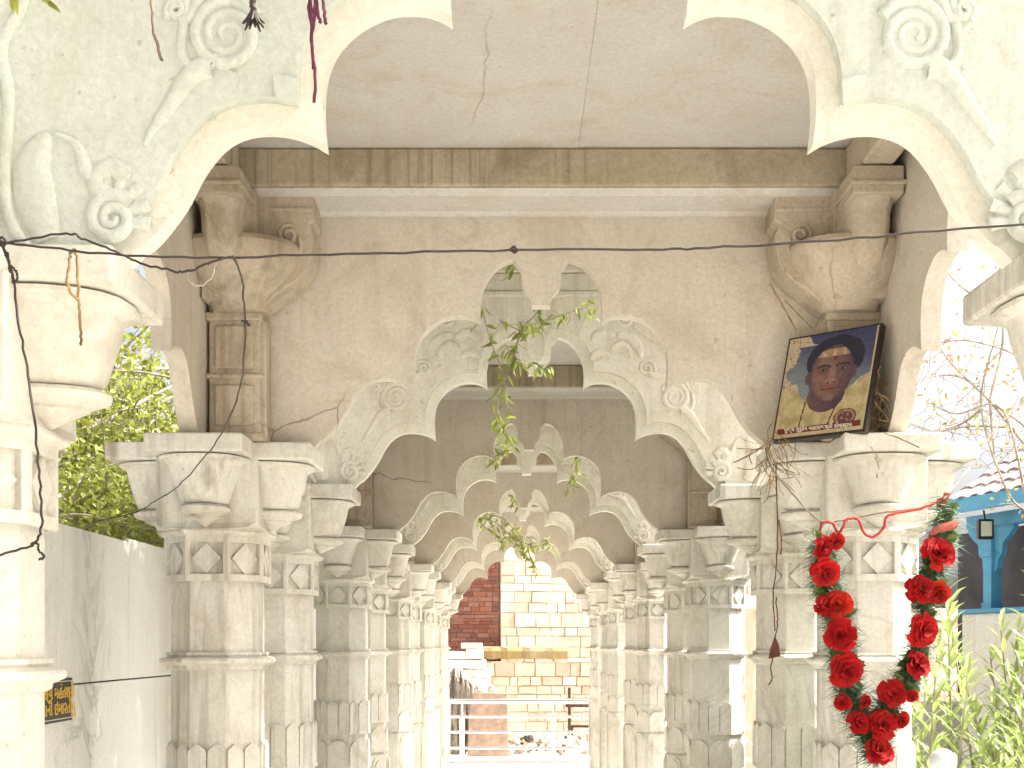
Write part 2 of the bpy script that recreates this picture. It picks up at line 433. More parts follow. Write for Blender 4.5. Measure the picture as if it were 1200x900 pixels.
def isect(a, b, c, d):
    x1, y1, x2, y2, x3, y3, x4, y4 = *a, *b, *c, *d
    den = (x1-x2)*(y3-y4)-(y1-y2)*(x3-x4)
    if abs(den) < 1e-12: return None
    t = ((x1-x3)*(y3-y4)-(y1-y3)*(x3-x4))/den; u = ((x1-x3)*(y1-y2)-(y1-y3)*(x1-x2))/den
    if 0 <= t <= 1 and 0 <= u <= 1: return (x1+t*(x2-x1), y1+t*(y2-y1))
def join(A, B):
    for i in range(len(A)-2, -1, -1):
        for j in range(len(B)-1):
            q = isect(A[i], A[i+1], B[j], B[j+1])
            if q: return A[:i+1]+[q]+B[j+1:]
    return A+B
def offset_half(d):
    o1 = offs(smooth_l(L1), d); o2 = offs(smooth_l(L2), d); o3 = offs(smooth_l(L3), d)[:-1]
    o = join(join(o1[1:], o2), o3)
    return o+[(.10, 1.985), (.075, 1.95), (.06, 1.88), (.05, 1.82), (.0301, 1.79)]
def plate_poly(h, hx, top, base=.985):
    # arch opening polygon, left side mirrored
    right = [(u, v) for u, v in h]; left = [(-u, v) for u, v in reversed(h)]
    return [(hx, base)]+[(max(right[0][0], .02), base)]+[p for p in right if p[1] > base]+[p for p in left if p[1] > base]+[(-right[0][0], base), (-hx, base), (-hx, top), (hx, top)]

def ribbon(b, pts, wid, hgt, y=0, sgn=-1):
    n = len(pts); rings = []
    for i, p in enumerate(pts):
        a = pts[max(i-1, 0)]; c = pts[min(i+1, n-1)]
        tx, ty = c[0]-a[0], c[1]-a[1]; L = math.hypot(tx, ty) or 1
        nx, ny = -ty/L, tx/L
        w = wid(i/(n-1)) if callable(wid) else wid; h = hgt(i/(n-1)) if callable(hgt) else hgt
        rings.append([(p[0]+nx*w*q, y+sgn*(h*.78*e-.002), p[1]+ny*w*q) for q, e in ((-1, 0), (-.85, .55), (-.45, .93), (0, 1), (.45, .93), (.85, .55), (1, 0))])
    b.loft(rings, cap=True, closed=False)
def spiral(cx, cy, r0, r1, turns, a0, cw=1, n=40):
    return [(cx+(r0+(r1-r0)*t)*math.cos(a0+cw*2*math.pi*turns*t), cy+(r0+(r1-r0)*t)*math.sin(a0+cw*2*math.pi*turns*t)) for t in [i/n for i in range(n+1)]]
def lens(t): return max(.05, math.sin(math.pi*min(1, max(0, t)))**.7)

def carving(parts, m, y):                 # m = mirror sign; camera-facing relief at depth y
    Mx = lambda l: [(m*u, v) for u, v in l]
    b = None
    def new(nm):
        nonlocal b
        b = MB(); parts.append((nm, b))
    R_ = lambda pts, w, h: ribbon(b, Mx(pts), w, h, y)
    new('scroll_relief')
    # big scroll
    R_(spiral(.874, 1.552, .092, .012, 2.6, R(150), -1, 60), lambda t: .0185-.008*t, lambda t: .024-.006*t)
    b.loft([[(m*.874+.078*math.cos(a)*q, y-e, 1.552+.078*math.sin(a)*q) for a in [k*math.pi/12 for k in range(24)]] for q, e in ((1, -.002), (.98, .008))])
    new('curl_relief')
    # curl beside it and its stalk
    R_(spiral(1.005, 1.615, .026, .006, 1.6, R(-60), 1, 24), .012, .018)
    R_(smoothline([(.995, 1.588), (.965, 1.60), (.945, 1.64), (.90, 1.68), (.84, 1.70), (.78, 1.685), (.72, 1.70)]), lambda t: .014+.01*t, .018)
    R_(smoothline([(.975, 1.64), (.985, 1.57), (.99, 1.51), (.965, 1.475), (.94, 1.49)]), .014, .016)
    new('leaf_relief')
    # slender leaf
    R_(smoothline([(.905, 1.472), (.915, 1.475), (.955, 1.462), (.99, 1.42), (1.03, 1.36), (1.065, 1.31), (1.085, 1.272)], 5), lambda t: .036*min(1, t*9+.12)*(1-t)**.7+.003, lambda t: .026*(1-t*.6))
    new('fan_relief')
    # little fan above the cusp
    b.prism(Mx([(.755, 1.45), (.69, 1.437), (.695, 1.372), (.75, 1.392)]), lambda u, v: (u, y+.004, v), lambda u, v: (u, y-.012, v))
    new('shell_relief')
    # lower curls and shell
    R_(spiral(1.165, 1.085, .062, .008, 1.9, R(140), -1, 40), lambda t: .022-.01*t, .022)
    R_(smoothline([(1.13, 1.19), (1.165, 1.215), (1.20, 1.20), (1.205, 1.165), (1.175, 1.14)]), .026, .02)
    R_(smoothline([(1.21, 1.19), (1.235, 1.21), (1.245, 1.25), (1.27, 1.285), (1.31, 1.30)]), lambda t: .022*(1-t)+.004, .018)
    for k in range(5):
        a = R(100+22*k)
        R_([(1.19+.06*math.cos(a), 1.085+.06*math.sin(a)), (1.20+.10*math.cos(a), 1.09+.10*math.sin(a)), (1.205+.135*math.cos(a), 1.09+.135*math.sin(a))], lambda t: .013+.005*t, .014)
    new('petal_relief')
    # plain oval petal and border stem at the outer edge
    R_(smoothline([(1.33, 1.03), (1.36, 1.12), (1.37, 1.22), (1.33, 1.30)]), lambda t: .055*lens(.15+.8*t), .02)
    new('stem_relief')
    R_(smoothline([(1.38, 1.01), (1.425, 1.08), (1.44, 1.2), (1.43, 1.4), (1.45, 1.52), (1.40, 1.62), (1.38, 1.75)]), .017, .02)
    new('border_relief')
    R_(smoothline([(1.5, 1.01), (1.50, 1.2), (1.49, 1.35), (1.52, 1.5)]), lambda t: .05, .02)
    new('foliage_relief')
    # foliage over the second lobe
    R_(spiral(.70, 1.735, .052, .008, 1.8, R(-20), 1, 36), .013, .018)
    R_(smoothline([(.66, 1.80), (.645, 1.87), (.59, 1.93), (.52, 1.945)]), lambda t: .035*lens(t*.8+.1), .02)
    R_(smoothline([(.60, 1.80), (.575, 1.85), (.53, 1.88), (.48, 1.86)]), lambda t: .036*lens(t*.8+.1), .02)
    R_(smoothline([(.50, 1.93), (.44, 1.96), (.38, 1.94), (.36, 1.90)]), lambda t: .03*lens(t*.8+.1), .018)
    R_(smoothline([(.47, 1.80), (.42, 1.83), (.37, 1.82), (.35, 1.79)]), lambda t: .03*lens(t*.8+.1), .02)
    b.prism(Mx([(.43, 1.78), (.365, 1.775), (.36, 1.725), (.425, 1.735)]), lambda u, v: (u, y+.004, v), lambda u, v: (u, y-.012, v))
    new('scroll_relief')
    R_(spiral(.56, 2.05, .05, .008, 1.8, R(200), 1, 30), .013, .016)
    new('leaf_relief')
    R_(smoothline([(.85, 1.82), (.80, 1.90), (.72, 1.96), (.62, 2.0)]), lambda t: .04*lens(t*.8+.1), .018)
    new('pendant_relief')
    # small scroll on the pendant
    R_(spiral(.055, 2.03, .035, .006, 1.5, R(-90), 1, 20), .010, .014)

TOP = 2.6
def front_arch(y, label, first_=None, matf='carve'):
    """carved face to the camera"""
    if first_: return copy_thing(first_, P(XC, y, 0), label)
    root = empty('carved_arch', XC, y, 0); root['label'] = label
    b = MB(); b.prism(plate_poly(half, 1.62, TOP), lambda u, v: (u, -.125, v), lambda u, v: (u, -.055, v))
    b.build('arch_rim', M['rim'], root, smooth=30, bevel=.008)
    b = MB(); b.prism(plate_poly(offset_half(.058), 1.625, 2.18), lambda u, v: (u, -.165, v), lambda u, v: (u, -.1252, v))
    b.build('spandrel', M[matf], root, smooth=30, bevel=.007)
    parts = []; carving(parts, -1, -.165); carving(parts, 1, -.165)
    for nm, b in parts: b.build(nm, M[matf], root, smooth=50, fix=False)
    b = MB()
    for z0, z1, d in ((2.18, 2.215, .19), (2.217, 2.33, .175), (2.332, 2.37, .205)): b.box(-1.63, 1.63, -d, -.127, z0, z1)
    b.build('frieze', M['carve'], root, bevel=.008)
    return root
a1 = front_arch(FRONT[0], 'nearest carved cusped arch, greenish marble with scrolls, framing the top of the photo', None, 'green')
tag(a1, None, 'arch', 'carved cusped arches facing the camera')
a2 = front_arch(FRONT[1], 'second carved cusped arch with beige scroll and leaf relief, seen inside the plain arch')
tag(a2, None, 'arch', 'carved cusped arches facing the camera')
for k in (2, 3, 4):
    o = front_arch(FRONT[k], ['', '', 'third carved arch facing the camera, fully visible rim deep in the passage', 'fourth carved arch facing the camera, small and shaded deep in the passage', 'farthest carved arch, last one before the sunlit end arch'][k], a2)
    tag(o, None, 'arch', 'carved cusped arches facing the camera')

# plain inner wall at the far side of each pavilion
b = MB(); b.prism(plate_poly(half, 1.62, TOP), lambda u, v: (u, -.115, v), lambda u, v: (u, -.03, v))
labs = ['plain beige cusped arch wall with cracks, first one behind the nearest carved arch',
        'second plain cusped arch wall, seen through the leafy opening', 'third plain cusped arch wall deep in the passage',
        'fourth plain cusped arch wall, dark edged, deep in the passage', 'last cusped arch wall opening on the brick and stone ruins']
for k, y in enumerate(BACK):
    if k == 0: p0 = b.build('arch_wall', M['wall'], origin=(XC, y, 0), smooth=30, bevel=.006); o = p0
    else: o = p0.copy(); C.objects.link(o); o.location = P(XC, y, 0)
    tag(o, labs[k], 'arch wall', 'plain cusped arch walls of the passage')
o = p0.copy(); C.objects.link(o); o.location = P(XC, BACK[0]-PER, 0)
tag(o, 'plain cusped arch wall over the viewer, above the photo frame', 'arch wall', 'plain cusped arch walls of the passage')

# side arches
side = MB(); hx = BAY/2+.03
side.prism(plate_poly(half, hx, TOP), lambda u, v: (-.045, u, v), lambda u, v: (.045, u, v))
s0 = None
for nm, x in (('left', XL-.04), ('right', XR+.045)):
    for k in range(5):
        y = (FRONT[k]+BACK[k])/2-.02
        if s0 is None: s0 = side.build('side_arch', M['wall'], origin=(x, y, 0), smooth=30, bevel=.006); o = s0
        else: o = s0.copy(); C.objects.link(o); o.location = P(x, y, 0)
        tag(o, 'cusped marble side arch closing the %s of the %s bay' % (nm, ordn[k]), 'arch wall', 'cusped side arches of the passage')

# ceilings with mossy cornice beams
for k in (0, 1, 2, 3, 4, -1):
    y0, y1 = FRONT[0]+PER*k-.055, BACK[0]+PER*k-.115
    root = empty('ceiling', XC, (y0+y1)/2, 2.38)
    tag(root, ['pale cracked ceiling of the nearest bay with mossy stained cornice', 'ceiling of the second bay with dark cornice band, seen through the arch',
               'ceiling of the third bay', 'ceiling of the fourth bay', 'ceiling of the farthest bay', 'ceiling of the bay around the viewer, outside the photo'][k]+(' counted from the camera' if 1 < k < 4 else ''), 'ceiling', 'ceilings of the five bays')
    d = (y1-y0)/2
    b = MB(); b.box(-1.60, .17, -d, d, 0, .18); b.box(.1715, 1.60, -d, d, 0.002, .18); b.build('ceiling_slabs', M['ceil'], root)
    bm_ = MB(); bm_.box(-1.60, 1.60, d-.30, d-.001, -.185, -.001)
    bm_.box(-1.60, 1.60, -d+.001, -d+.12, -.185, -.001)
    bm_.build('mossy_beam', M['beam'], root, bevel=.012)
    sb = MB(); 
    for sx in (-1, 1): sb.box(min(sx*1.60, sx*1.45), max(sx*1.60, sx*1.45), -d+.12, d-.302, -.185, -.002)
    sb.build('side_cornice', M['corbel'], root, bevel=.012)
    cv = MB(); cv.prism([(d-.285, -.187), (d-.001, -.187), (d-.001, -.235), (d-.03, -.235), (d-.05, -.218), (d-.235, -.210)], lambda u, v: (-1.598, u, v), lambda u, v: (1.598, u, v))
    cv.build('cove_moulding', M['ceil'], root, bevel=.004)
    rb = MB(); rb.box(-1.85, 1.85, -d-(.05 if k == 0 else .25), d+(.10 if k == -1 else .38), .225, .33); rb.build('roof_slab', M['white'], root, bevel=.01)  # unseen overhangs sized for the light: lengthened to keep sun off the columns

# corner pilasters and hanging corbels above the inner capitals
def make_pilaster(m):
    """m=+1: left corner (corbel reaches towards +x)"""
    root = empty('corner_corbel', 0, 0, 1.0)
    b = MB()
    b.box(-.125, .125, 0, .16, .001, .70); b.box(-.14, .14, -.018, .158, .004, .035)
    b.box(-.14, .14, -.02, .158, .30, .325); b.box(-.095, .095, -.014, .1, .07, .27); b.box(-.095, .095, -.014, .1, .35, .56); b.box(-.14, .14, -.02, .158, .585, .625)
    b.box(m*.08 if m > 0 else -.15, .15 if m > 0 else -.08, .03, .157, .002, .60)
    b.build('pilaster', M['corbel'], root, bevel=.008)
    prof = [(0, 1.188), (.30, 1.188), (.305, 1.06), (.285, 1.05), (.275, 1.04), (.30, .98), (.292, .90), (.268, .83), (.215, .77), (.14, .72), (.07, .665), (0, .62)]
    prof = prof[:5]+smoothline(prof[5:], 3)
    prof2 = [(0, 1.04), (.262, 1.04), (.278, .98), (.270, .90), (.245, .84), (.20, .79), (.13, .745), (.06, .70), (0, .66)]
    c = MB()
    # arm along x
    c.prism(prof, lambda u, v: (m*(.11+u*.96), -.06, v), lambda u, v: (m*(.11+u*.96), .155, v))
    # arm to the camera
    c.prism([(-.115, -.42), (.115, -.42), (.115, .1), (-.115, .1)], lambda u, v: (u, v, 1.06), lambda u, v: (u, v, 1.187))
    pr = [(1.062, .125, .40), (1.05, .125, .385), (1.02, .12, .36), (.95, .118, .355), (.88, .115, .33), (.81, .108, .29), (.75, .10, .22), (.70, .085, .13), (.655, .05, .05)]
    c.loft([[(x_, -y_, z_) for y_, x_, z_ in dsec(w_, p_, z_, q=-.08, sq=3.2)] for z_, w_, p_ in pr])
    # core block and channel
    c.box(-.13, .13, -.13, .155, .66, 1.185)
    c.loft([[(m*.03+rx*math.copysign(abs(math.cos(a))**.8, math.cos(a)), .02+ry*math.copysign(abs(math.sin(a))**.8, math.sin(a)) if math.sin(a) < 0 else .02+.13*math.sin(a), z_) for a in [q*math.pi/14 for q in range(28)]] for z_, rx, ry in ((.93, .30, .30), (.90, .31, .315), (.84, .295, .305), (.78, .25, .27), (.72, .19, .21), (.68, .155, .165), (.655, .145, .15), (.62, .135, .10))])
    o = c.build('corbel', M['corbel'], root, smooth=35, bevel=.008)
    # carving: raised bands and small scrolls on the faces
    t = MB()
    ribbon(t, spiral(m*.275, .985, .052, .01, 1.5, 1, m, 26), .012, .022, -.06)
    ribbon(t, smoothline([(m*.33, .97), (m*.335, .92), (m*.31, .87), (m*.26, .86), (m*.20, .87)]), .014, .022, -.06)
    t.build('scroll_relief', M['corbel'], o, smooth=50, fix=False)
    t = MB(); t.box(-.128, .128, -.43, .1, 1.10, 1.118); t.box(min(m*.1, m*.40), max(m*.1, m*.40), -.07, .15, 1.10, 1.118)
    t.build('fillet', M['corbel'], o, bevel=.004)
    return root
for k in range(4):
    yy = BACK[k]-.115-.162
    for nm, x, m in (('left', XL+.145, 1), ('right', XR-.125, -1)):
        if k == 0:
            o = make_pilaster(m); o.location = P(x, yy, 1.0)
            if m == 1: pl = o
            else: prr = o
            lab = 'damp stained corbel and pilaster in the %s corner of the nearest bay' % nm
            if m == -1: lab += ', above the portrait'
            o['label'] = lab
        else: o = copy_thing(pl if m == 1 else prr, P(x, yy, 1.0), 'carved corbel and pilaster in the %s corner of the %s bay from the camera' % (nm, ordn[k]))
        tag(o, None, 'corbel', 'corner corbels of the bays')

# ---------------------------------------------------------------- left marble wall and its sign
wl = empty('marble_wall', -2.2, 11, FLOOR)
tag(wl, 'low wall faced with veined white marble slabs left of the columns', 'wall')
b = MB()
ys = [-7, -5.9, -4.55, -3.35, -2.2, -1.0, .1, 1.2, 2.4, 3.6, 4.8, 6, 7.2, 8.4, 9.6, 10.8, 12, 13.2]
for i in range(len(ys)-1):
    b.box(-.03, 0, ys[i]+.004, ys[i+1]-.004, 0, EYE-.205); 
ys2 = [-7, -6.3, -5.0, -3.9, -2.7, -1.5, -.3, .9, 2.1, 3.3, 4.5, 5.7, 6.9, 8.1, 9.3, 10.5, 11.7, 13.2]
for i in range(len(ys2)-1):
    b.box(-.03, 0, ys2[i]+.003, ys2[i+1]-.003, EYE-.197, EYE+.60+.012*math.sin(i*2.3))
b.build('marble_slabs', M['slabwall'], wl, bevel=.004)
b = MB(); b.box(-.30, -.032, -7, 13.2, 0, EYE+.58); b.build('wall_core', simple('mortar', (.10, .085, .07), .95), wl)

sg = empty('name_plate', -2.2, 5.9, -.27)
tag(sg, 'small black plate with ochre Gujarati lettering on the marble wall at the left edge', 'sign')
b = MB(); b.box(.001, .02, -.24, .24, -.105, .105); b.build('plate', M['black'], sg, bevel=.004)
b = MB()
for (a0, a1, c0, c1) in ((-.225, .225, .088, .092), (-.225, .225, -.092, -.088), (-.225, -.221, -.088, .088), (.221, .225, -.088, .088)):
    b.box(.019, .0225, a0, a1, c0, c1)
b.build('border_line', M['cream'], sg)
def text(body, size, parent, loc, rot, mat, name='lettering', sx=1, font=None, ext=.0008):
    cu = bpy.data.curves.new(name, 'FONT'); cu.body = body; cu.size = size*S; cu.align_x = 'CENTER'; cu.align_y = 'CENTER'
    cu.extrude = ext; cu.resolution_u = 3; cu.offset = 0.0004
    o = bpy.data.objects.new(name, cu); C.objects.link(o); bpy.context.view_layer.update()
    dg = bpy.context.evaluated_depsgraph_get()
    me = bpy.data.meshes.new_from_object(o.evaluated_get(dg)); me.name = name
    bpy.data.objects.remove(o)
    o = bpy.data.objects.new(name, me); me.materials.clear(); me.materials.append(mat); C.objects.link(o)
    o.parent = parent; o.location = [q*S for q in loc]; o.rotation_euler = rot; o.scale = (sx, 1, 1)
    return o
text('પૂજ્ય મહંતશ્રી', .085, sg, (.0215, .03, .035), (R(90), 0, R(90)), M['ochre'])
text('સેવાની ઇમારતીપુ', .085, sg, (.0215, .02, -.042), (R(90), 0, R(90)), M['ochre'])

# ---------------------------------------------------------------- foliage helpers
def leaf(b, p, d, n, L, wd, col):
    """one leaf: a folded blade along d with face normal n"""
    d = Vector(d).normalized(); n = Vector(n); s_ = d.cross(n)
    if s_.length < 1e-4: s_ = d.orthogonal()
    s_.normalize(); n = s_.cross(d)
    p = Vector(p)
    a = p+d*L*.35+n*L*.05; c = p+d*L*.72+n*L*.03; t = p+d*L-n*L*.08
    v = [p, a+s_*wd+n*wd*.3, a-s_*wd+n*wd*.3, a, c+s_*wd*.75+n*wd*.25, c-s_*wd*.75+n*wd*.25, c, t]
    b.add(v, [(0, 1, 3), (0, 3, 2), (1, 4, 6, 3), (3, 6, 5, 2), (4, 7, 6), (6, 7, 5)], col)
def rv(s_=1): return Vector((random.gauss(0, s_), random.gauss(0, s_), random.gauss(0, s_)))
def green(v=1, yellow=.5):
    k = random.uniform(.6, 1.35)*v
    return (.13*k*(.6+yellow), .20*k, .035*k)

# left shrubs behind the marble wall
def shrub(name, cx, cy, hx_, hy, z0, z1, nst, nlf, label, sp=.11, ls=1.0):
    root = empty(name, cx, cy, FLOOR)
    st = MB(); lf = MB(); ends = []
    for i in range(nst):
        x = random.uniform(-hx_, hx_)*.8; y = random.uniform(-hy, hy)*.9
        p = Vector((x, y, random.uniform(z0, z0+(z1-z0)*.5)+EYE)); d = Vector((random.gauss(.35, .4), random.gauss(-.3, .8), random.uniform(-.1 if sp > .1 else .02, .8 if sp > .1 else .3))).normalized()
        pts = [p]; 
        for k in range(7):
            d = (d+rv(.12)).normalized(); p = p+d*(.22 if sp > .1 else .07); pts.append(p)
        r0 = random.uniform(.006, .02)
        st.tube(pts, [r0*(1-.1*k) for k in range(8)], 5); ends += pts[1:]
    for i in range(nst//6 if sp > .1 else 0):
        y = random.uniform(-hy, hy); p = Vector((random.uniform(-hx_, hx_), y, random.uniform(z0, z1)*.7+EYE)); d = Vector((.2, random.choice((-1, 1)), random.uniform(.15, .6))).normalized()
        st.tube([p, p+d*.7+rv(.04), p+d*1.4+rv(.06), p+d*2+rv(.08)], [.03, .026, .02, .01], 6)
    # trunks to the ground
    for i in range(4):
        y = -hy*.7+i*hy*.45
        st.tube([(0, y, 0), (.05, y+.1, EYE*.5), (-.05, y, EYE+z0), (.1, y+.2, EYE+(z0+z1)/2)], [.06, .05, .04, .02], 6)
    st.build('branches', M['twig'], root, fix=False)
    for i in range(nlf):
        p = random.choice(ends)+rv(sp)
        leaf(lf, p, rv()+Vector((.2, -.1, .1)), rv()+Vector((0, -.3, .8)), random.uniform(.05, .105)*ls, random.uniform(.014, .025)*ls, green(1.6, .75))
    lf.build('leaves', M['leaf'], root, fix=False)
    tag(root, label, 'shrub', 'leafy shrubs behind the marble wall')
shrub('shrub', -4.3, 12.6, .8, 3.6, .1, 4.3, 700, 38000, 'sunlit tangled shrub with bare grey stems above the marble wall')
shrub('shrub', -2.65, 8.0, .2, 1.6, .66, 1.0, 60, 3800, 'low shaded shrub spilling over the top of the marble wall', .05, .62)
# ---------------------------------------------------------------- hanging creepers in the gaps
def creeper(name, label, strands, dens, y, L=.085):
    """strands: list of pixel polylines"""
    x0, _, z0 = W(*strands[0][0][:2], y); root = empty(name, x0, y, z0)
    st = MB(); lf = MB()
    for s_ in strands:
        pl_ = [Vector(W(px, py, y+random.uniform(-.08, .08)))-Vector((x0, y, z0)) for px, py in s_]
        pl_ = [Vector(q) for q in smoothline([tuple(q) for q in pl_], 5)]
        st.tube(pl_, [.006*(1-.6*i/len(pl_))*y/7.2 for i in range(len(pl_))], 4)
        for q in pl_:
            for _ in range(int(dens)+(random.random() < dens % 1)):
                d = Vector((random.gauss(0, .6), random.gauss(0, .5), random.gauss(-.55, .5)))
                leaf(lf, q+rv(.015), d, rv()+Vector((0, -.7, .3)), random.uniform(.6, 1.25)*L, L*.13, green(1.7, .7))
    st.build('stems', M['twig'], root, fix=False); lf.build('leaves', M['leaf'], root, fix=False)
    tag(root, label, 'creeper', 'creepers hanging down between the bays')
creeper('hanging_creeper', 'nearest hanging creeper with bright narrow leaves in the opening of the plain arch',
        [[(560, 345), (575, 400), (590, 440), (594, 490), (588, 520)], [(628, 300), (632, 360), (612, 385), (605, 420), (640, 432)], [(600, 300), (598, 318)], [(620, 382), (650, 372), (680, 362), (693, 360)], [(594, 440), (582, 480), (590, 505)], [(585, 375), (612, 388), (632, 384)], [(592, 405), (612, 425), (640, 428)]], 2.0, 7.2)
creeper('hanging_creeper', 'small creeper sprigs hanging either side of the third arch opening',
        [[(578, 500), (577, 530), (580, 542)], [(580, 535), (592, 528), (603, 524)], [(678, 530), (675, 548), (680, 558)], [(672, 552), (668, 572)]], 1.6, 11.5, .10)
creeper('hanging_creeper', 'dark leafy creeper clump hanging low in the farthest arch openings',
        [[(562, 606), (580, 612), (598, 628), (610, 645), (622, 656)], [(570, 602), (590, 608), (604, 622), (618, 634)], [(598, 628), (588, 640)], [(606, 630), (625, 640), (640, 636)], [(618, 640), (622, 655), (630, 668)], [(636, 630), (648, 642)], [(600, 580), (606, 592)], [(560, 610), (575, 622), (590, 632)], [(600, 622), (612, 640), (615, 650)]], 2.2, 16.2, .11)

def tangle(y0, y1, n, label, seed):  # unseen mat of leaves and stems, added to shade the gaps below
    random.seed(seed); root = empty('added_sun_screen', XC, (y0+y1)/2, 2.72); st = MB(); lf = MB(); h = (y1-y0)/2
    for i in range(40):
        x = random.uniform(-2, 2); p = Vector((x, -h-.2, random.uniform(-.02, .1))); q = Vector((x+random.uniform(-.6, .6), h+.2, random.uniform(-.02, .1)))
        st.tube([p, p.lerp(q, .35)+rv(.05), p.lerp(q, .7)+rv(.05), q], random.uniform(.006, .016), 4)
    for i in range(n):
        lx = random.uniform(-.42, .75) if (y0 > 6 and y0 < 7 and random.random() < .88) else random.uniform(-2.1, 2.1)  # packed densest where it keeps sun off the left marble wall
        leaf(lf, (lx, random.uniform(-h-.1, h+.1), random.uniform(-.03, .14)), rv(), (random.gauss(0, .4), random.gauss(0, .4), 1), random.uniform(.12, .24), random.uniform(.03, .05), green(1.1, .6))
    st.build('stems', M['twig'], root, fix=False); lf.build('leaves', M['leaf'], root, fix=False)
    tag(root, label, 'creeper', 'leaf screens added over the roof gaps to break the sun')
for k in range(-1, 4):
    tangle(BACK[0]+PER*k+.38, FRONT[0]+PER*(k+1)-.30, 1150 if k == 0 else 230 if k < 0 else 420, 'unseen leaf screen added to break the sun above the %s gap' % ('viewer side' if k < 0 else ordn[k]), 90+k)

# ---------------------------------------------------------------- wires, cords, threads
def wire(name, label, lines, mat, rad=.0038, cat='wire', wob=.004, extra_=None):
    x0, y0, z0 = W(*lines[0][0]); root = MB()
    for l in lines:
        pts = [Vector(W(*p))-Vector((x0, y0, z0)) for p in l]
        pts = [Vector(q)+rv(wob*.3) for q in smoothline([tuple(q) for q in pts], 6)]
        root.tube(pts, rad, 6)
    if extra_: extra_(root, (x0, y0, z0))
    return tag(root.build(name, M[mat], origin=(x0, y0, z0), smooth=60, fix=False), label, cat)
Yw = 2.72
wire('wire', 'long thin wire stretched across the whole passage below the nearest arch',
     [[(-60, 275, Yw), (0, 283, Yw), (60, 291, Yw), (130, 298, Yw), (250, 302, Yw), (330, 299, Yw), (450, 297, Yw), (603, 293, Yw), (760, 292, Yw), (830, 291, Yw), (960, 283, Yw), (1100, 270, Yw), (1260, 258, Yw)],
      [(599, 293, Yw), (602, 289, Yw), (606, 293, Yw), (602, 296, Yw), (599, 293, Yw)]], 'wire', .0026)
wire('wire', 'slack wire looping from the left knot and hanging down to the second left capital',
     [[(-10, 287, Yw), (20, 282, Yw), (78, 274, Yw), (95, 279, Yw), (130, 293, Yw), (165, 308, Yw), (200, 317, Yw), (220, 318, Yw), (245, 308, Yw), (268, 302, Yw), (276, 305, Yw), (284, 330, 2.9), (287, 372, 3.1), (285, 430, 3.4), (275, 475, 3.8), (258, 510, 4.3), (232, 545, 4.8), (205, 573, 5.3), (180, 588, 5.6), (160, 600, 5.8), (110, 612, 5.9)],
      [(284, 376, 3.1), (290, 378, 3.1), (292, 382, 3.1)]], 'wire', .0026)
wire('wire', 'thin drooping strand of wire making a small ring over the left pilaster',
     [[(222, 318, Yw), (220, 325, Yw), (226, 333, Yw), (236, 335, Yw), (247, 325, Yw), (255, 305, Yw)]], 'twig', .0016)
wire('wire', 'black wire hanging down the nearest left column and looping round its shaft',
     [[(2, 284, Yw), (14, 320, Yw), (22, 380, Yw), (33, 440, Yw), (41, 500, Yw), (46, 560, Yw), (49, 610, Yw), (45, 630, Yw), (36, 640, Yw), (18, 645, Yw), (-15, 655, Yw)],
      [(2, 284, Yw), (8, 300, Yw), (12, 310, Yw), (19, 318, Yw), (20, 328, Yw), (16, 331, Yw), (13, 318, Yw), (8, 296, Yw)],
      [(36, 640, Yw), (40, 636, Yw), (44, 637, Yw), (45, 645, Yw), (51, 650, Yw), (50, 655, Yw), (46, 656, Yw)],
      [(-4, 282, Yw), (3, 279, Yw), (7, 284, Yw), (2, 288, Yw), (-4, 284, Yw)]], 'wire', .0028)
def strip(p, w=.006):
    pass
wire('bark_strip', 'pale dry strip of fibre looped over the wire on the nearest left capital',
     [[(78, 330, 2.74), (81, 310, 2.74), (83, 296, 2.74), (89, 294, 2.74), (91, 320, 2.76), (92, 350, 2.8), (94, 380, 2.84), (95, 405, 2.86)], [(78, 330, 2.74), (84, 345, 2.78), (92, 352, 2.8)]], 'straw', .0035, 'fibre')
wire('thread', 'purple threads dangling before the nearest arch at the top of the photo',
     [[(362, -30, 3.0), (365, 20, 3.0), (366, 60, 3.0), (369, 90, 3.0), (368, 120, 3.0)], [(370, -30, 3.0), (372, 10, 3.0), (375, 27, 3.0)], [(366, -30, 3.0), (369, 12, 3.0), (366, 40, 3.0), (367, 80, 3.0)], [(379, -30, 3.0), (379, 5, 3.0), (382, 28, 3.0)], [(364, -30, 3.0), (363, 15, 3.0), (367, 32, 3.0)]], 'purple', .0042, 'thread')
def tassel(m, o):
    top = Vector(W(297, 12, 3.0))-Vector(o)
    for k in range(12):
        a = k*math.pi/6; e = top+Vector((.027*math.cos(a), .02*math.sin(a), -.032-.006*(k % 3)))
        m.tube([top, (top+e)/2+Vector((0, 0, -.004)), e], [.006, .0045, .002], 5)
wire('frayed_cord', 'black frayed cord end hanging in front of the left scroll at the top',
     [[(297, -30, 3.0), (296, 0, 3.0), (297, 14, 3.0)]], 'wire', .008, 'cord', extra_=tassel)
wire('twig', 'thin dark twig hanging left of the scroll at the top of the photo',
     [[(176, -30, 3.0), (178, 10, 3.0), (181, 40, 3.0), (188, 66, 3.0), (190, 70, 3.0)]], 'bark', .004, 'twig')
b = MB(); x0, y0, z0 = W(20, -10, 3.0)
for q, dd in (((15, -2), (0, 0, -1)), ((45, 3), (.9, 0, -.5)), ((52, 6), (.8, 0, -.6)), ((18, 0), (.1, 0, -1)), ((90, -8), (.8, 0, -.3))):
    leaf(b, Vector(W(q[0], q[1]-6, 3.0))-Vector((x0, y0, z0)), dd, (0, -1, .2), .05, .007, green(1.6, .9))
b.tube([(-.06, 0, .045), (.0, 0, .035), (.08, 0, .04), (.16, 0, .035)], .004, 5)
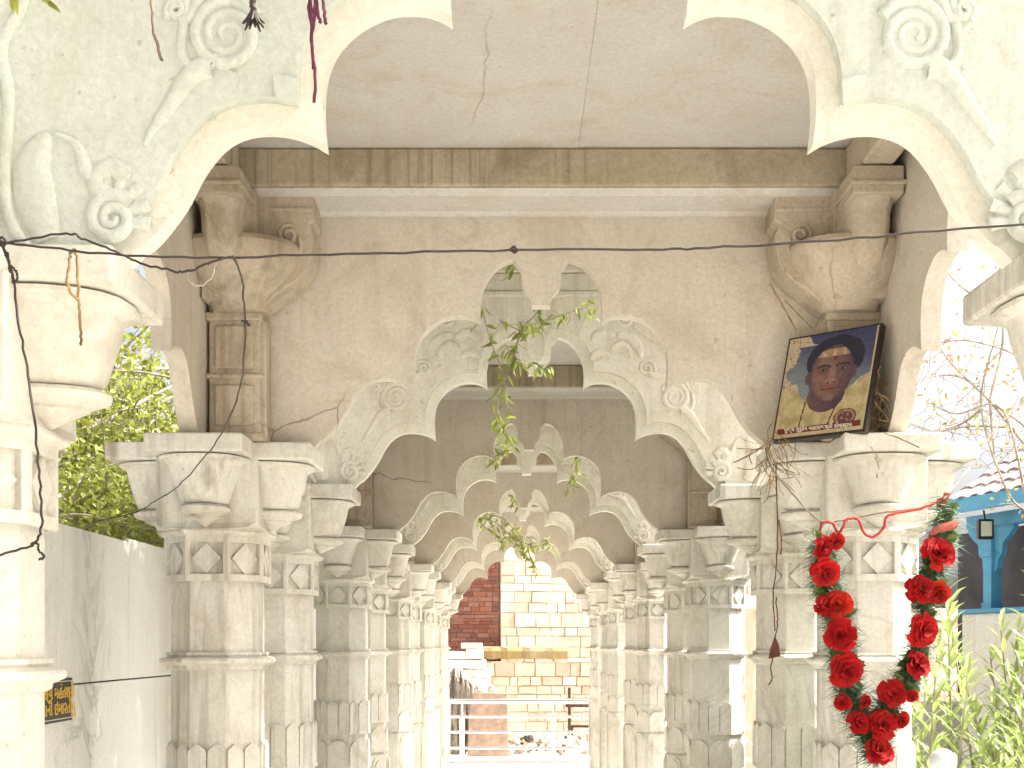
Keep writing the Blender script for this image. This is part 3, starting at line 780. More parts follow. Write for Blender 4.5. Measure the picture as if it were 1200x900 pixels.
tag(b.build('leaf_sprig', M['leaf'], origin=(x0, y0, z0), fix=False), 'tips of bright green leaves at the top left corner', 'leaves')

# string with a dead leaf before the third right column
def deadleaf(m, o):
    c = lambda px, py: Vector(W(px, py, 5.45))-Vector(o)
    pts = [c(908, 745), c(913, 757), c(914, 769), c(901, 772), c(903, 760), c(906, 752)]
    m.add([p+Vector((0, -.004, 0)) for p in pts]+[p+Vector((0, .008, 0)) for p in pts], [(0, 1, 2, 3, 4, 5), (11, 10, 9, 8, 7, 6)]+[(i, (i+1) % 6, (i+1) % 6+6, i+6) for i in range(6)])
wire('dry_string', 'dry dangling string with a dark red dead leaf, right of the passage',
     [[(909, 545, 5.45), (911, 600, 5.45), (910, 660, 5.45), (906, 700, 5.45), (908, 740, 5.45)], [(912, 610, 5.45), (916, 630, 5.45), (915, 650, 5.45)], [(906, 770, 5.45), (903, 785, 5.45), (905, 795, 5.45), (900, 803, 5.45)], [(909, 700, 5.45), (911, 725, 5.45), (909, 746, 5.45)]], 'dry', .0030, 'string', extra_=deadleaf)
# wire that carries the garland
Yg = 5.45
wire('garland_wire', 'thin wire running from the capital to the roof corner, carrying the red garland',
     [[(897, 525, 5.6), (905, 550, Yg), (930, 580, Yg), (963, 611, Yg), (1000, 607, Yg), (1040, 600, Yg), (1075, 596, Yg), (1100, 588, Yg), (1110, 580, Yg), (1135, 550, Yg+.5), (1165, 505, Yg+1.2), (1215, 450, Yg+2)],
      [(860, 542, 5.6), (880, 532, 5.6), (907, 516, 5.7)]], 'bark', .0036)
wire('red_ribbon', 'dark red ribbon twisted round the garland wire in loose loops',
     [[(963, 612, Yg-.01), (975, 613, Yg-.01), (982, 624, Yg-.01), (988, 618, Yg-.01), (992, 609, Yg-.01), (1005, 608, Yg-.01), (1012, 624, Yg-.01), (1024, 629, Yg-.01), (1036, 618, Yg-.01), (1041, 604, Yg-.01), (1075, 597, Yg-.01), (1102, 586, Yg-.01), (1108, 578, Yg-.01)], [(963, 612, Yg-.01), (961, 625, Yg-.01), (963, 634, Yg-.01)]], 'redcord', .0062, 'ribbon')

# ---------------------------------------------------------------- flower garland
def flower_mb(r, seed, petals_=26):
    random.seed(seed); b = MB()
    for k in range(petals_):
        lay = k/petals_
        az = k*2.399963+random.uniform(-.3, .3); tilt = R(82-62*lay)+random.uniform(-.15, .15)
        L = r*(1.05-.45*lay); wd = r*(.50-.2*lay)
        d = Vector((math.cos(az)*math.sin(tilt), -math.cos(tilt), math.sin(az)*math.sin(tilt)))
        s_ = d.cross(Vector((0, -1, 0))).normalized(); n = s_.cross(d)
        n = n if n.y < 0 else -n
        red = random.uniform(.75, 1.2)*(1-.35*lay)
        col = (.45*red, .012*red, .013*red)
        grid = []
        for i in range(4):
            t = i/3
            ww = wd*(.35+.75*t-.2*t*t)
            for j in range(5):
                q = j/2-1
                ruff = random.uniform(-.09, .09)*r*t
                pt = d*(L*t*(1-.10*q*q))+s_*(ww*q)+n*(-.22*L*(t*t)*.8+ruff+.18*wd*q*q)+Vector((0, -r*.22*lay, 0))
                grid.append(pt)
        b.add(grid, [(i*5+j, i*5+j+1, (i+1)*5+j+1, (i+1)*5+j) for i in range(3) for j in range(4)], col)
    return b
g_root = empty('flower_garland', *W(963, 612, Yg))
tag(g_root, 'garland of red cloth flowers and green fronds hanging in a V before the right column', 'garland')
go = Vector(W(963, 612, Yg))
G = lambda px, py, dy=0: Vector(W(px, py, Yg+dy))-go
random.seed(3)
left_s = [(963, 630), (966, 655), (968, 680), (975, 710), (985, 740), (990, 775), (992, 800), (1003, 830), (1020, 860), (1027, 885)]
right_s = [(1108, 585), (1105, 625), (1098, 650), (1088, 690), (1080, 735), (1072, 775), (1060, 800), (1045, 815), (1035, 845), (1027, 880)]
fo = MB(); st = MB()
for s_ in (left_s, right_s):
    pl_ = [Vector(q) for q in smoothline([tuple(G(*q)) for q in s_], 10)]
    st.tube(pl_, .008, 6)
    for i, q in enumerate(pl_):
        if i < 3: continue
        for _ in range(52):       # feathery needles
            a = random.uniform(0, 2*math.pi); d = Vector((math.cos(a), random.uniform(-.7, .5), math.sin(a)*.9-.1)).normalized()
            Ln = random.uniform(.04, .115); p = q+rv(.02); k = random.uniform(.6, 1.3)
            s2 = d.orthogonal().normalized()*.0022
            fo.add([p-s2, p+s2, p+d*Ln], [(0, 1, 2)], (.05*k, .13*k, .06*k))
        if i % 2 == 0:
            for _ in range(3):
                a = random.uniform(0, 2*math.pi)
                leaf(fo, q+rv(.012), (math.cos(a), -.35, math.sin(a)), (0, -1, .3), random.uniform(.045, .075), .02, green(.75, .45))
st.build('string', M['bark'], g_root, fix=False); fo.build('fern_fronds', M['leaf'], g_root, fix=False)
fl = [(963, 641, 15), (980, 634, 11), (967, 670, 19), (967, 711, 15), (982, 708, 18), (985, 744, 21), (990, 785, 22), (988, 823, 11), (1006, 847, 15), (1013, 822, 9), (1033, 850, 20), (1029, 881, 19),
      (1045, 812, 18), (1098, 650, 22), (1078, 691, 19), (1099, 694, 16), (1079, 738, 22), (1073, 780, 19), (1055, 843, 12), (1068, 815, 9)]
fms = [flower_mb(1.0, 100+i) for i in range(4)]
for i, (px, py, rr) in enumerate(fl):
    random.seed(500+i)
    base = fms[i % 4]; rad = rr*Yg/F*.96; b = MB()
    rot = Matrix.Rotation(random.uniform(0, 6.28), 3, 'Y') @ Matrix.Rotation(random.uniform(-.5, .5), 3, 'X') @ Matrix.Rotation(random.uniform(-.5, .5), 3, 'Z')
    c = G(px, py, -.05); b.v = [tuple(rot @ (Vector(v)*rad)+c) for v in base.v]; b.f = list(base.f)
    k = random.uniform(.85, 1.15); b.c = [(q[0]*k, q[1]*k*(2 if py == 708 or px == 1099 else 1), q[2]*k) for q in base.c]
    b.build('flower', M['petal'], g_root, smooth=60, fix=False)
b = MB(); 
tp = [G(1090, 626, -.03), G(1100, 620, -.03), G(1115, 616, -.03), G(1122, 611, -.03)]
b.tube(tp, [.012, .02, .022, .012], 7); b.tube([G(1110, 578), G(1106, 595), G(1107, 612), G(1104, 622)], [.016, .010, .011, .015], 7)
b.build('ribbon_knot', simple('faded_red_cloth', (.40, .10, .07), .8), g_root, fix=False)

# ---------------------------------------------------------------- framed portrait on the capital
BL = Vector((1.283, 6.07, 1.006)); BR = Vector((1.640, 5.79, 1.008)); TL = Vector((1.378, 6.12, 1.505)); TR = Vector((1.735, 5.84, 1.507))
ux = (BR-BL); wdt = ux.length; ux.normalize(); uy = (TL-BL); uy = uy-ux*0; hgt = uy.length; uy.normalize(); uz = ux.cross(uy).normalized()  # away from viewer
pr = empty('framed_portrait', *BL)
tag(pr, 'framed colour portrait of an elderly man in a yellow robe, propped on the right capital', 'picture')
Q = lambda u, v, e: tuple(ux*u+uy*v+uz*e)
sgn = 1 if uz.y > 0 else -1
b = MB()
b.prism([(-.012, -.012), (wdt+.012, -.012), (wdt+.012, hgt+.012), (-.012, hgt+.012)], lambda u, v: Q(u, v, sgn*.004), lambda u, v: Q(u, v, sgn*.05))
b.build('frame', M['frame'], pr, bevel=.004)
NX, NY = 110, 140
def sm(a, b_, x): t = max(0, min(1, (x-a)/(b_-a))); return t*t*(3-2*t)
def mixc(a, b_, t): return tuple(p*(1-t)+q*t for p, q in zip(a, b_))
def ell(x, y, cx, cy, rx, ry): return math.hypot((x-cx)/rx, (y-cy)/ry)
def paint(x, y):
    X0, Y0 = x, y
    nz = noise.noise(Vector((x*9, y*9, 1))); nz2 = noise.noise(Vector((x*28, y*28, 5)))
    c = mixc((.16, .19, .20), (.035, .04, .10), sm(.35, 1.0, y+.25*x-.1))
    # peeled paper on the left edge and upper left corner
    pe = .09+.07*nz+.05*math.sin(y*17)
    if y > .25 and x < pe*(1.1 if y < .9 else 2.4)+(.12 if y > .9 else 0): c = mixc((.38, .32, .22), (.24, .15, .09), sm(.25, .6, abs(nz2)))
    # robe
    sh = .27+.55*abs(x-.5)**1.2+.02*nz-.25*max(0, .18-x)-.2*max(0, x-.88)
    if y < sh+.07*sm(.6, .9, x)+.05*sm(.3, .1, x):
        c = mixc((.40, .33, .17), (.30, .235, .12), sm(-.2, .5, nz))
        if abs(x-.27-.12*(y-.1)*1.2) < .008 or abs(x-.60-.35*(y-.1)) < .009: c = (.10, .02, .03)
        if .04 < y-(x-.2)*.0 < .2 and False: pass
    # hair, neck, face
    x = (X0-.545)/1.14+.52; y = (Y0-.585)/1.06+.565
    if ell(x, y, .54, .71, .285, .215) < 1+.05*nz and y > .5: c = (.014, .014, .030)
    if ell(x, y, .50, .37, .185, .155) < 1: c = mixc((.10, .05, .055), (.055, .03, .05), sm(.35, .65, x))
    e = ell(x, y, .52, .565, .215, .27)
    if ell(x, y, .30, .55, .035, .06) < 1 or ell(x, y, .74, .56, .03, .06) < 1: c = (.09, .045, .05)
    if e < 1+.03*nz:
        c = mixc((.17, .09, .07), (.07, .035, .05), sm(.45, .78, x)); c = mixc(c, (.07, .04, .055), sm(.7, 1.0, e))
        # forehead marks
        if .735 < y < .80 and ell(x, y, .54, .68, .19, .15) < 1: c = mixc((.40, .31, .17), (.26, .16, .10), sm(.0, .4, abs(nz)))
        if ell(x, y, .54, .715, .022, .022) < 1: c = (.12, .02, .02)
        for ex in (.435, .625):
            if abs(y-(.652-.9*(x-ex)**2*4)) < .012 and abs(x-ex) < .07: c = (.03, .02, .025)
            if ell(x, y, ex, .605, .055, .028) < 1: c = (.085, .045, .04)
            if ell(x, y, ex, .605, .033, .0095) < 1: c = (.13, .10, .085)
            if ell(x, y, ex, .607, .014, .014) < 1: c = (.01, .01, .01)
            if abs(y-(.570-.3*(x-ex)**2)) < .005 and abs(x-ex) < .05: c = (.10, .05, .045)
        if ell(x, y, .53, .56, .03, .09) < 1: c = mixc(c, (.26, .16, .12), .5)
        if ell(x, y, .53, .50, .055, .025) < 1: c = mixc(c, (.28, .15, .11), .6)
        if ell(x, y, .50, .487, .013, .008) < 1 or ell(x, y, .56, .487, .013, .008) < 1: c = (.04, .02, .02)
        if abs(x-(.43+.25*(.5-y)+0)) < .007 and .42 < y < .51: c = (.09, .045, .04)
        if abs(x-(.63-.25*(.5-y)+0)) < .007 and .42 < y < .51: c = (.07, .035, .035)
        if ell(x, y, .53, .425, .085, .020) < 1: c = (.17, .055, .055)
        if abs(y-.427-.3*(x-.53)**2) < .005 and abs(x-.53) < .085: c = (.03, .012, .015)
        if ell(x, y, .53, .345, .06, .03) < 1: c = mixc(c, (.22, .12, .10), .5)
    x, y = X0, Y0
    # emblem lower right
    q = ell(x, y, .78, .14, .125, .085)
    if q < 1: c = (.10, .03, .035) if (.86 < q or q < .66) else (.26, .17, .11)
    if q < .6 and (math.sin(x*95)+math.sin(y*120+x*40)) > .7: c = (.22, .13, .10)
    if .035 < y < .092 and .03 < x < .96: c = (.12, .018, .022)
    if y < .035 or x > .985 or (y < .09 and x < .03): c = (.42, .33, .20)
    k = 1+.25*nz2
    return tuple(max(0, min(1, v*k)) for v in c)
b = MB(); b.v = [Q(wdt*i/NX, hgt*j/NY, 0) for j in range(NY+1) for i in range(NX+1)]
for j in range(NY):
    for i in range(NX):
        b.f.append((j*(NX+1)+i, j*(NX+1)+i+1, (j+1)*(NX+1)+i+1, (j+1)*(NX+1)+i)); b.c.append(paint((i+.5)/NX, (j+.5)/NY))
b.build('printed_picture', M['photo'], pr, fix=False)
tx = text('પૂજ્ય ગુરુદેવ મહારાજશ્રી સેવાશ્રમ', .028, pr, (0, 0, 0), (0, 0, 0), M['cream'], 'caption', 1.0, ext=.0002)
m4 = Matrix((( ux.x, uy.x, -sgn*uz.x, 0), (ux.y, uy.y, -sgn*uz.y, 0), (ux.z, uy.z, -sgn*uz.z, 0), (0, 0, 0, 1)))
tx.matrix_local = Matrix.Translation(Vector(Q(wdt*.5, hgt*.060, -sgn*.007))*S) @ m4

# dry straw around the portrait
def nest(name, label, c, n, spread, mat='straw', down=0):
    b = MB(); random.seed(hash(label) % 1000 if False else len(label))
    for i in range(n):
        p = Vector((random.gauss(0, spread[0]), random.gauss(0, spread[1]), random.gauss(0, spread[2])))
        d = Vector((random.gauss(0, 1), random.gauss(0, .6), random.gauss(-down, .8))).normalized(); pts = [p]
        for k in range(4): d = (d+rv(.25)).normalized(); p = p+d*.04; pts.append(p)
        b.tube(pts, random.uniform(.0012, .003), 4)
    return tag(b.build(name, M[mat], origin=c, fix=False), label, 'nest')
nest('straw_nest', 'dark tangle of dry twigs wedged behind the portrait beside the side arch', (1.72, 5.98, 1.10), 90, (.03, .05, .09))
nest('straw_nest', 'dry straw hanging off the capital corner left of the portrait', (1.27, 6.02, .93), 45, (.035, .03, .07), down=1.2)
wire('twig', 'longer dry stick leaning on the wall above the portrait', [[(902, 332, 6.0), (918, 360, 6.0), (934, 388, 6.0)]], 'straw', .004, 'twig')
wire('twig', 'shorter dark stick just above the portrait top edge', [[(920, 352, 6.0), (935, 368, 6.0), (952, 385, 6.0)]], 'straw', .003, 'twig')
wire('twig', 'long straw lying on the capital top right of the portrait', [[(1036, 507, 5.7), (1055, 514, 5.7), (1078, 525, 5.65)]], 'straw', .003, 'twig')

# ---------------------------------------------------------------- railing at the far end
rl = empty('steel_railing', .2, 26.5, FLOOR)
tag(rl, 'stainless steel railing across the far end of the passage', 'railing')
b = MB(); b.tube([(-2.6, 0, 1.33), (2.6, 0, 1.33)], .06, 10); b.build('handrail', M['steel'], rl, smooth=60)
for z in (.98, .65, .31, .02):
    b = MB(); b.tube([(-2.6, 0, z+.02), (2.6, 0, z+.02)], .033, 8); b.build('rail', M['steel'], rl, smooth=60)
for x in (-1.27, .68, 2.2, -2.5):
    b = MB(); b.tube([(x, .02, 0), (x, .02, 1.0)], .055, 10); b.tube([(x, .02, 1.0), (x, .0, 1.28)], .02, 6); b.build('post', M['steel'], rl, smooth=60)

# ---------------------------------------------------------------- ruins behind
def blockwall(name, label, ox, oy, wid, hgt_, course, blen, cols, mat, rz, depth=.6, jit=.03, z0=0, seed=1, cat='wall', gap=.012):
    random.seed(seed); b = MB(); z = z0; r = 0
    b.box(0, wid, .045, depth, 0, hgt_, (.58, .50, .39) if mat == 'blocks' else (.40, .30, .22))
    while z < hgt_:
        h = course*random.uniform(.7, 1.35); x = -random.uniform(0, blen) if r % 2 else 0
        while x < wid:
            L = blen*random.uniform(.5, 1.6); x0_, x1_ = max(0, x), min(wid, x+L)
            if x1_-x0_ > .05:
                j = random.uniform(-jit, jit); c = random.choice(cols); k = random.uniform(.82, 1.15)
                # a slightly irregular block
                v = []
                for zz in (z+gap, min(z+h, hgt_)-gap):
                    for (xx, yy) in ((x0_+gap, j), (x1_-gap, j), (x1_-gap, .2), (x0_+gap, .2)):
                        v.append((xx+random.uniform(-gap, gap)*.7, yy+random.uniform(-jit, jit)*.4, zz+random.uniform(-gap, gap)*.7))
                b.add(v, [(3, 2, 1, 0), (4, 5, 6, 7), (0, 1, 5, 4), (1, 2, 6, 5), (2, 3, 7, 6), (3, 0, 4, 7)], tuple(q*k for q in c))
            x += L
        z += h; r += 1
    o = b.build(name, M[mat], origin=(ox, oy, FLOOR), rz=rz)
    return tag(o, label, cat)
SAND = [(.68, .56, .42), (.66, .53, .39), (.72, .61, .48), (.68, .52, .40), (.73, .64, .50), (.62, .48, .35)]
BR_ = [(.25, .095, .06), (.29, .11, .07), (.22, .08, .055), (.30, .14, .10), (.26, .12, .09), (.20, .09, .07)]
xe = (587-600)*33/F
blockwall('stone_ruin', 'pale sandstone block wall of a ruin, sunlit behind the end arch', xe, 33, 9, 7.5, .30, .42, SAND, 'blocks', R(16), seed=4, jit=.018, gap=.012, cat='ruin')
o = blockwall('brick_building', 'red brick wall left of the sunlit stone ruin at the end', xe-4.6, 33.6, 4.58, 8, .105, .27, BR_, 'brick', R(-7), seed=5, jit=.004, gap=.006, cat='building')
# mossy ledge
b = MB(); random.seed(9)
pts = [(-.1+2.35*i/12, random.uniform(-.03, .03)) for i in range(13)]
rings = [[(x, -.32+dy, 0+dy*.5), (x, .3, 0), (x, .3, .32), (x, -.30+dy*2, .30+dy), (x, -.36+dy, .2)] for x, dy in pts]
b.loft(rings); tag(b.build('stone_ledge', M['moss'], origin=W(563, 772, 32.3), rz=R(4)), 'projecting stone ledge covered in ochre moss on the ruined wall', 'ledge')
blockwall('rubble_wall', 'rough lower wall of reddish rubble below the mossy ledge', (545-600)*31.8/F, 31.9, 4.6, 2.1, .27, .36, SAND[:4]+[(.64, .48, .36)], 'blocks', R(3), jit=.02, seed=12, gap=.016)
def rock_heap(name, label, cx, cy, n, sx, sy, hz, size, cols, seed, cat='rubble', zf=None):
    random.seed(seed); b = MB()
    for i in range(n):
        t = i/n; x = random.gauss(0, sx*.5*(1-.6*t)); y = random.gauss(0, sy*.5*(1-.5*t)); z = t*hz+random.uniform(0, .05)
        s_ = size*random.uniform(.5, 1.3); c = random.choice(cols); k = random.uniform(.8, 1.15)
        bm = bmesh.new(); bmesh.ops.create_icosphere(bm, subdivisions=1, radius=1)
        m_ = Matrix.Rotation(random.uniform(0, 6), 3, rv().normalized())
        v = [m_ @ Vector((q.co.x*s_*random.uniform(.75, 1.1), q.co.y*s_*.8, q.co.z*s_*.6))+Vector((x, y, z)) for q in bm.verts]
        b.add(v, [tuple(q.index for q in f.verts) for f in bm.faces], tuple(q*k for q in c)); bm.free()
    return tag(b.build(name, M['blocks'], origin=(cx, cy, FLOOR)), label, cat, kind='stuff')
PALE = [(.74, .70, .64), (.68, .62, .55), (.62, .55, .47), (.78, .74, .70)]
X_ = lambda px, y: (px-600)*y/F
rock_heap('stone_pile', 'pile of pale broken stones left behind the railing', X_(530, 30), 30.4, 170, 1.5, .8, 1.9, .17, PALE, 21)
rock_heap('rubble_heap', 'low scatter of white and brown rubble on the ground behind the railing', X_(650, 29), 28.9, 130, 2.6, 1.0, .35, .12, PALE+[(.3, .2, .15), (.12, .1, .09)], 22)
# stacked pale blocks at the left
random.seed(31)
stt = MB()
for i, (dx, dz, w_, h_) in enumerate(((-.45, 1.95, .8, .22), (-.5, 2.17, .7, .22), (.0, 1.93, .55, .24), (.03, 2.18, .45, .26), (-.1, 2.44, .55, .16), (-.05, 1.70, .7, .23), (-.6, 1.70, .5, .23), (-.55, 0, 1.2, 1.69))):
    stt.box(dx, dx+w_-.02, -.2+.04*(i % 3), .3, dz, dz+h_-.015, random.choice(PALE))
tag(stt.build('block_stack', M['blocks'], origin=(X_(545, 31.3), 31.3, FLOOR), bevel=.02), 'stack of white dressed blocks beside the mossy ledge', 'blocks')
# gnarled grey stump with hanging roots and the brown slab
random.seed(41)
root = empty('tree_stump', X_(545, 29), 29, FLOOR)
tag(root, 'gnarled grey stump with stringy roots behind the railing on the left', 'tree stump')
b = MB()
for i in range(70):
    x = random.uniform(-.75, .55); zt = 1.75-.5*abs(x+.2)+random.uniform(-.12, .1)
    b.tube([(x*1.1, random.uniform(-.3, .1), 0), (x+random.uniform(-.08, .08), random.uniform(-.35, 0), zt*.5), (x*.8, random.uniform(-.2, .1), zt), (x*.4-.1, .2, zt+.25)], [.05, .045, .035, .02], 5)
b.build('trunk', M['twig'], root, fix=False)
b = MB(); b.prism([(-.42, 0), (.5, 0), (.48, 1.42), (-.3, 1.45), (-.4, 1.0)], lambda u, v: (u, .0+.12*v, v), lambda u, v: (u, .08+.12*v, v))
tag(b.build('brown_slab', M['board'], origin=(X_(570, 28.2), 28.2, FLOOR), bevel=.01), 'flat brown slab standing behind the lower rails', 'slab')
# broken bench
b = MB(); 
for z in (1.02, 1.16): b.box(-.4, .75, -.03, .03, z, z+.09)
for x in (-.34, .66): b.box(x, x+.07, -.05, .02, 0, 1.5)
for y in (.1, .25): b.box(-.36, .75, y, y+.12, .52, .58)
for x in (-.30, .62): b.box(x, x+.06, .3, .36, 0, .52)
tag(b.build('wooden_bench', M['wood'], origin=(X_(682, 30), 30, FLOOR), rz=R(-8), bevel=.008), 'dark broken wooden bench at the right behind the railing', 'bench')
# right side low wall and ruin seen between the columns
blockwall('boulder_wall', 'pinkish rubble wall seen between the right columns', 4.3, 22, 6, 3.2, .42, .55, [(.66, .52, .44), (.60, .42, .34), (.70, .60, .52)], 'blocks', R(4), jit=.08, seed=51, gap=.03)
rr = empty('side_railing', 3.3, 15, FLOOR)
tag(rr, 'thin steel railing beyond the right columns', 'railing')
for z in (1.25, 1.0, .7):
    b = MB(); b.tube([(0, -3, z-.1), (.6, 6, z)], .025, 8); b.build('rail', M['steel'], rr, smooth=60)
for t in (0, .33, .66, 1):
    b = MB(); b.tube([(.6*t, -3+9*t, 0), (.6*t, -3+9*t, 1.25)], .03, 8); b.build('post', M['steel'], rr, smooth=60)

# ---------------------------------------------------------------- right: blue porch house
e_dir = Vector((.262, -.965, 0)); n_dir = Vector((.965, .262, 0))    # along the eave towards the camera / into the house
h0 = Vector((3.86, 11.0, 0))
house = empty('tiled_house', h0.x, h0.y, FLOOR)
tag(house, 'house with sunlit clay tile roof, blue eave board and dark porch', 'house')
HZ = lambda t, s_, r: tuple(e_dir*t+n_dir*s_+Vector((0, 0, r+EYE)))
roof = MB(); random.seed(61)
nrow = 16; ncol = 40
for j in range(nrow):
    for i in range(ncol):
        s0_ = -.05+j*.19; t0 = 0+i*.19; r0 = 1.27+s0_*.62; k = random.uniform(.85, 1.1)
        ring = []
        for (ds, lift) in ((0, .022), (.215, .0)):
            ring.append([HZ(t0+.19*q, s0_+ds, r0+ds*.62+lift+.026*math.sin(math.pi*q)+random.uniform(-.003, .003)) for q in (0, .2, .4, .6, .8, 1)]+[HZ(t0+.19*q, s0_+ds, r0+ds*.62+lift+.026*math.sin(math.pi*q)-.012) for q in (1, .8, .6, .4, .2, 0)])
        roof.loft(ring, (.50*k, .42*k, .40*k))
roof.build('tiled_roof', attrmat('clay_tile', scale=9, dirt=(.30, .25, .24), bump=.3), house, fix=True)
b = MB(); b.add([HZ(.0, -.02, 1.24), HZ(7.6, -.02, 1.24), HZ(7.6, 3.0, 3.1), HZ(0, 3.0, 3.1), HZ(.0, -.02, 1.21), HZ(7.6, -.02, 1.21), HZ(7.6, 3.0, 3.07), HZ(0, 3.0, 3.07)], [(0, 1, 2, 3), (7, 6, 5, 4), (0, 4, 5, 1), (1, 5, 6, 2), (2, 6, 7, 3), (3, 7, 4, 0)])
b.build('roof_boarding', M['dark'], house)
b = MB(); b.add([HZ(-.03, -.07, 1.14), HZ(7.6, -.07, 1.14), HZ(7.6, -.07, 1.26), HZ(-.03, -.07, 1.26), HZ(-.03, -.03, 1.14), HZ(7.6, -.03, 1.14), HZ(7.6, -.03, 1.26), HZ(-.03, -.03, 1.26)], [(0, 1, 2, 3), (7, 6, 5, 4), (0, 4, 5, 1), (1, 5, 6, 2), (2, 6, 7, 3), (3, 7, 4, 0)])
b.build('eave_board', M['blue'], house)
def qbox(b, t0, t1, s0_, s1_, r0, r1):
    v = [HZ(t, s_, r) for r in (r0, r1) for t, s_ in ((t0, s0_), (t1, s0_), (t1, s1_), (t0, s1_))]
    b.add(v, [(3, 2, 1, 0), (4, 5, 6, 7), (0, 1, 5, 4), (1, 2, 6, 5), (2, 3, 7, 6), (3, 0, 4, 7)])
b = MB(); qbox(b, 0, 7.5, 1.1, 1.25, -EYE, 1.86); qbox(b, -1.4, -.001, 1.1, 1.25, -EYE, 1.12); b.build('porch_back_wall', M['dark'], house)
b = MB(); qbox(b, 0, 7.5, .16, .30, -EYE, .27); b.build('parapet', M['white'], house, bevel=.01)
b = MB(); qbox(b, -.02, 7.5, .13, .33, .272, .31); b.build('parapet_rim', M['blue'], house, bevel=.006)
b = MB(); qbox(b, .05, 7.5, .17, .29, 1.02, 1.13)
for t in (.33, 2.6, 4.9):
    qbox(b, t-.055, t+.055, .18, .28, .312, .98); qbox(b, t-.08, t+.08, .16, .30, .76, .80); qbox(b, t-.065, t+.065, .17, .29, .312, .36)
    # curved bracket
    for sg_ in (-1, 1):
        prof = smoothline([(0, .62), (.05, .66), (.06, .74), (.11, .79), (.12, .87), (.20, .93), (.26, 1.02), (0, 1.02)], 3)
        b.prism(prof, lambda u, v: HZ(t+sg_*(.05+u), .21, v), lambda u, v: HZ(t+sg_*(.05+u), .26, v))
b.build('blue_posts', M['blue'], house)
fl_ = empty('flood_lamp', *[a for a in (h0+e_dir*.52+n_dir*.02)][:2], .98)
tag(fl_, 'small black framed flood lamp hanging at the blue post', 'lamp')
b = MB(); b.box(-.065, .065, -.03, .03, -.09, .08); b.build('casing', M['black'], fl_, bevel=.006)
b = MB(); b.box(-.045, .045, -.034, -.028, -.065, .06); b.build('lamp_panel', M['lampface'], fl_)
b = MB(); b.tube([(0, 0, .07), (0, .03, .16)], .008, 6); b.build('hanger', M['black'], fl_)

# whitewashed garden wall behind the plants
b = MB(); b.box(0, 9, 0, .2, 0, 2.0)
tag(b.build('garden_wall', M['white'], origin=(2.9, 11.9, FLOOR), bevel=.01), 'whitewashed low wall behind the oleander plants', 'wall')

# oleander-like plants
def oleander(cx, cy, n, h, label, seed, bright=1.2):
    random.seed(seed); root = empty('oleander_plant', cx, cy, FLOOR); st = MB(); lf = MB()
    for i in range(n):
        a = random.uniform(0, 2*math.pi); q = random.uniform(.02, .22)
        x, y = q*math.cos(a), q*math.sin(a); hh = h*random.uniform(.6, 1.0); lean = Vector((random.gauss(0, .13), random.gauss(0, .12), 1)).normalized()
        pts = [Vector((x, y, 0))+lean*hh*t+Vector((.05*math.sin(3*t+i), 0, 0)) for t in [k/10 for k in range(11)]]
        st.tube(pts, [.013*(1-.06*k) for k in range(11)], 5)
        for t in range(46):
            u = .32+.68*t/45; k = min(9, int(u*10)); p = pts[k].lerp(pts[k+1], u*10-k)
            a2 = t*2.4+random.uniform(-.4, .4); up = .35+1.0*(u-.3)
            d = Vector((math.cos(a2), math.sin(a2), up+random.uniform(-.3, .3)))
            kk = random.uniform(.7, 1.3)*bright
            leaf(lf, p, d, (0, 0, 1), random.uniform(.16, .30)*(1.15-.3*u), random.uniform(.012, .020), (.30*kk, .37*kk, .12*kk))
    st.build('stems', M['twig'], root, fix=False); lf.build('leaves', M['leaf'], root, fix=False)
    tag(root, label, 'plant', 'oleander plants in the garden on the right')
oleander(2.35, 6.9, 11, 2.9, 'tall oleander close behind the garland with long pale leaves', 71)
oleander(2.85, 7.4, 12, 3.2, 'tallest oleander spray reaching up before the blue porch', 72)
oleander(3.25, 7.5, 14, 2.6, 'bushy oleander at the right photo edge', 73)
oleander(2.55, 6.3, 14, 2.3, 'low oleander in front around the globe lamp', 74)
oleander(2.95, 6.6, 13, 2.35, 'low oleander near the bottom right corner', 75)
oleander(2.3, 8.6, 12, 2.7, 'oleander farther back seen through the garland', 76)
oleander(2.12, 6.7, 9, 2.45, 'slender oleander between the garland and the column edge', 77)
oleander(3.5, 8.4, 12, 2.75, 'oleander farther right in front of the whitewashed parapet', 78)
gl = empty('globe_lamp', X_(1105, 5.7), 5.7, FLOOR)
tag(gl, 'round frosted globe lamp on a short post among the plants', 'lamp')
b = MB(); zc = EYE-(893-755)*5.7/F; rg = .062
b.loft([[(rg*math.sin(t)*math.cos(a), rg*math.sin(t)*math.sin(a), zc+rg*math.cos(t)) for a in [k*math.pi/12 for k in range(24)]] for t in [math.pi*(k+.15)/16.3 for k in range(17)]]); b.build('globe', M['globe'], gl, smooth=80)
b = MB(); b.tube([(0, 0, 0), (0, 0, zc-.055)], .015, 8); b.build('post', M['black'], gl)

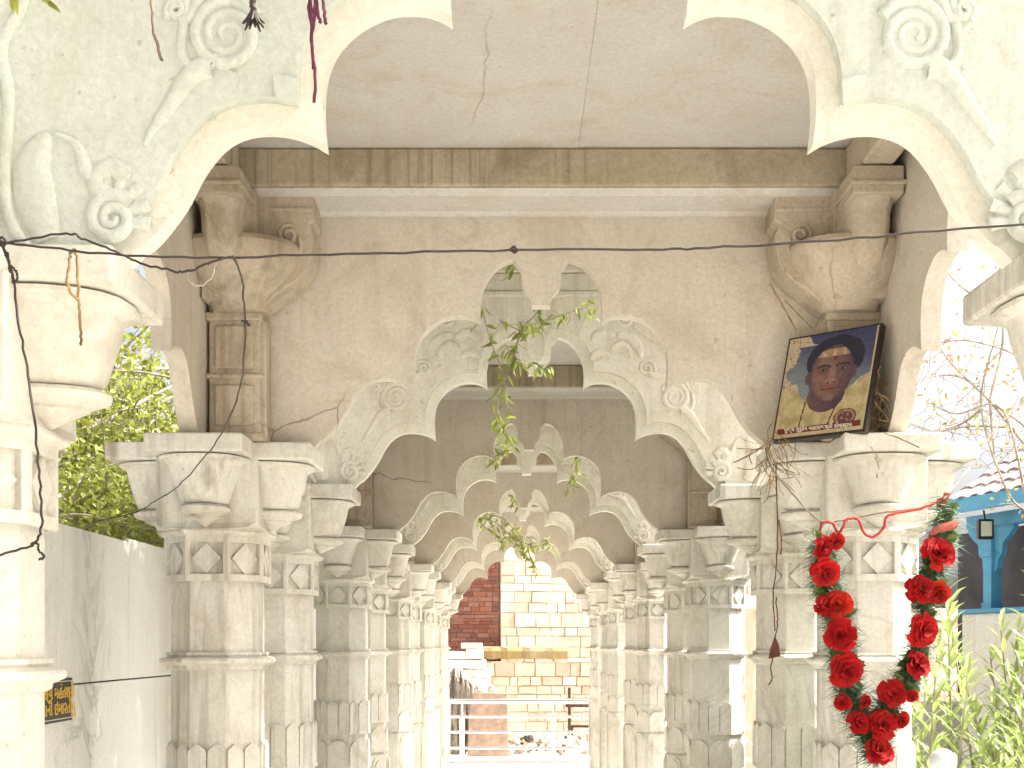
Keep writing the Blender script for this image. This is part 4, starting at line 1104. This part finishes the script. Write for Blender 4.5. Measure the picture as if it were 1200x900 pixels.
# thinly leaved tree at the right against the sky
random.seed(81)
Yt = 9.0; tr = empty('bare_tree', X_(1230, Yt), Yt, FLOOR)
tag(tr, 'thinly leaved tree with fine bare branches against the white sky on the right', 'tree')
to = Vector((X_(1230, Yt), Yt, -EYE)); T = lambda px, py, dy=0: Vector(W(px, py, Yt+dy))-to
b = MB(); lf = MB()
b.tube([(0, 0, 0), (.03, .1, 1.5), (-.02, 0, 2.8), T(1225, 640), T(1205, 600)], [.09, .08, .07, .055, .03], 8)
mains = [[(1205, 600), (1180, 575), (1150, 480), (1165, 400), (1195, 300)], [(1205, 600), (1175, 480), (1120, 485), (1085, 470)], [(1230, 640), (1215, 520), (1160, 470), (1110, 420), (1090, 380)],
         [(1160, 470), (1175, 400), (1170, 330), (1180, 270)], [(1215, 520), (1205, 430), (1140, 400), (1090, 405)], [(1215, 520), (1235, 400), (1220, 300)], [(1150, 480), (1120, 500), (1080, 505)], [(1160, 470), (1163, 510), (1166, 545)], [(1178, 500), (1130, 500), (1090, 510)], [(1160, 360), (1120, 330), (1095, 300)], [(1200, 520), (1140, 450), (1100, 440), (1075, 450)]]
for mi, l in enumerate(mains):
    pts = [Vector(q) for q in smoothline([tuple(T(px, py, random.uniform(-.3, .3))) for px, py in l], 6)]
    b.tube(pts, [.011*(1-.75*i/len(pts)) for i in range(len(pts))], 5)
    for i in range(2, len(pts)):
        for _ in range(1):
            d = (rv(1)+Vector((-.2, 0, .3))).normalized(); p = pts[i]; tw = [p]
            for k in range(5): d = (d+rv(.28)).normalized(); p = p+d*.07; tw.append(p)
            b.tube(tw, [.003, .0027, .0024, .002, .0016, .0012], 3)
            for k in range(4):
                if random.random() < .6:
                    kk = random.uniform(.7, 1.3); col = random.choice([(.42*kk, .38*kk, .10*kk), (.34*kk, .38*kk, .09*kk), (.42*kk, .24*kk, .10*kk)])
                    leaf(lf, random.choice(tw[1:])+rv(.03), rv(), rv(), random.uniform(.035, .07), .010, col)
b.build('trunk', M['twig'], tr, fix=False); lf.build('crown', M['leaf'], tr, fix=False)
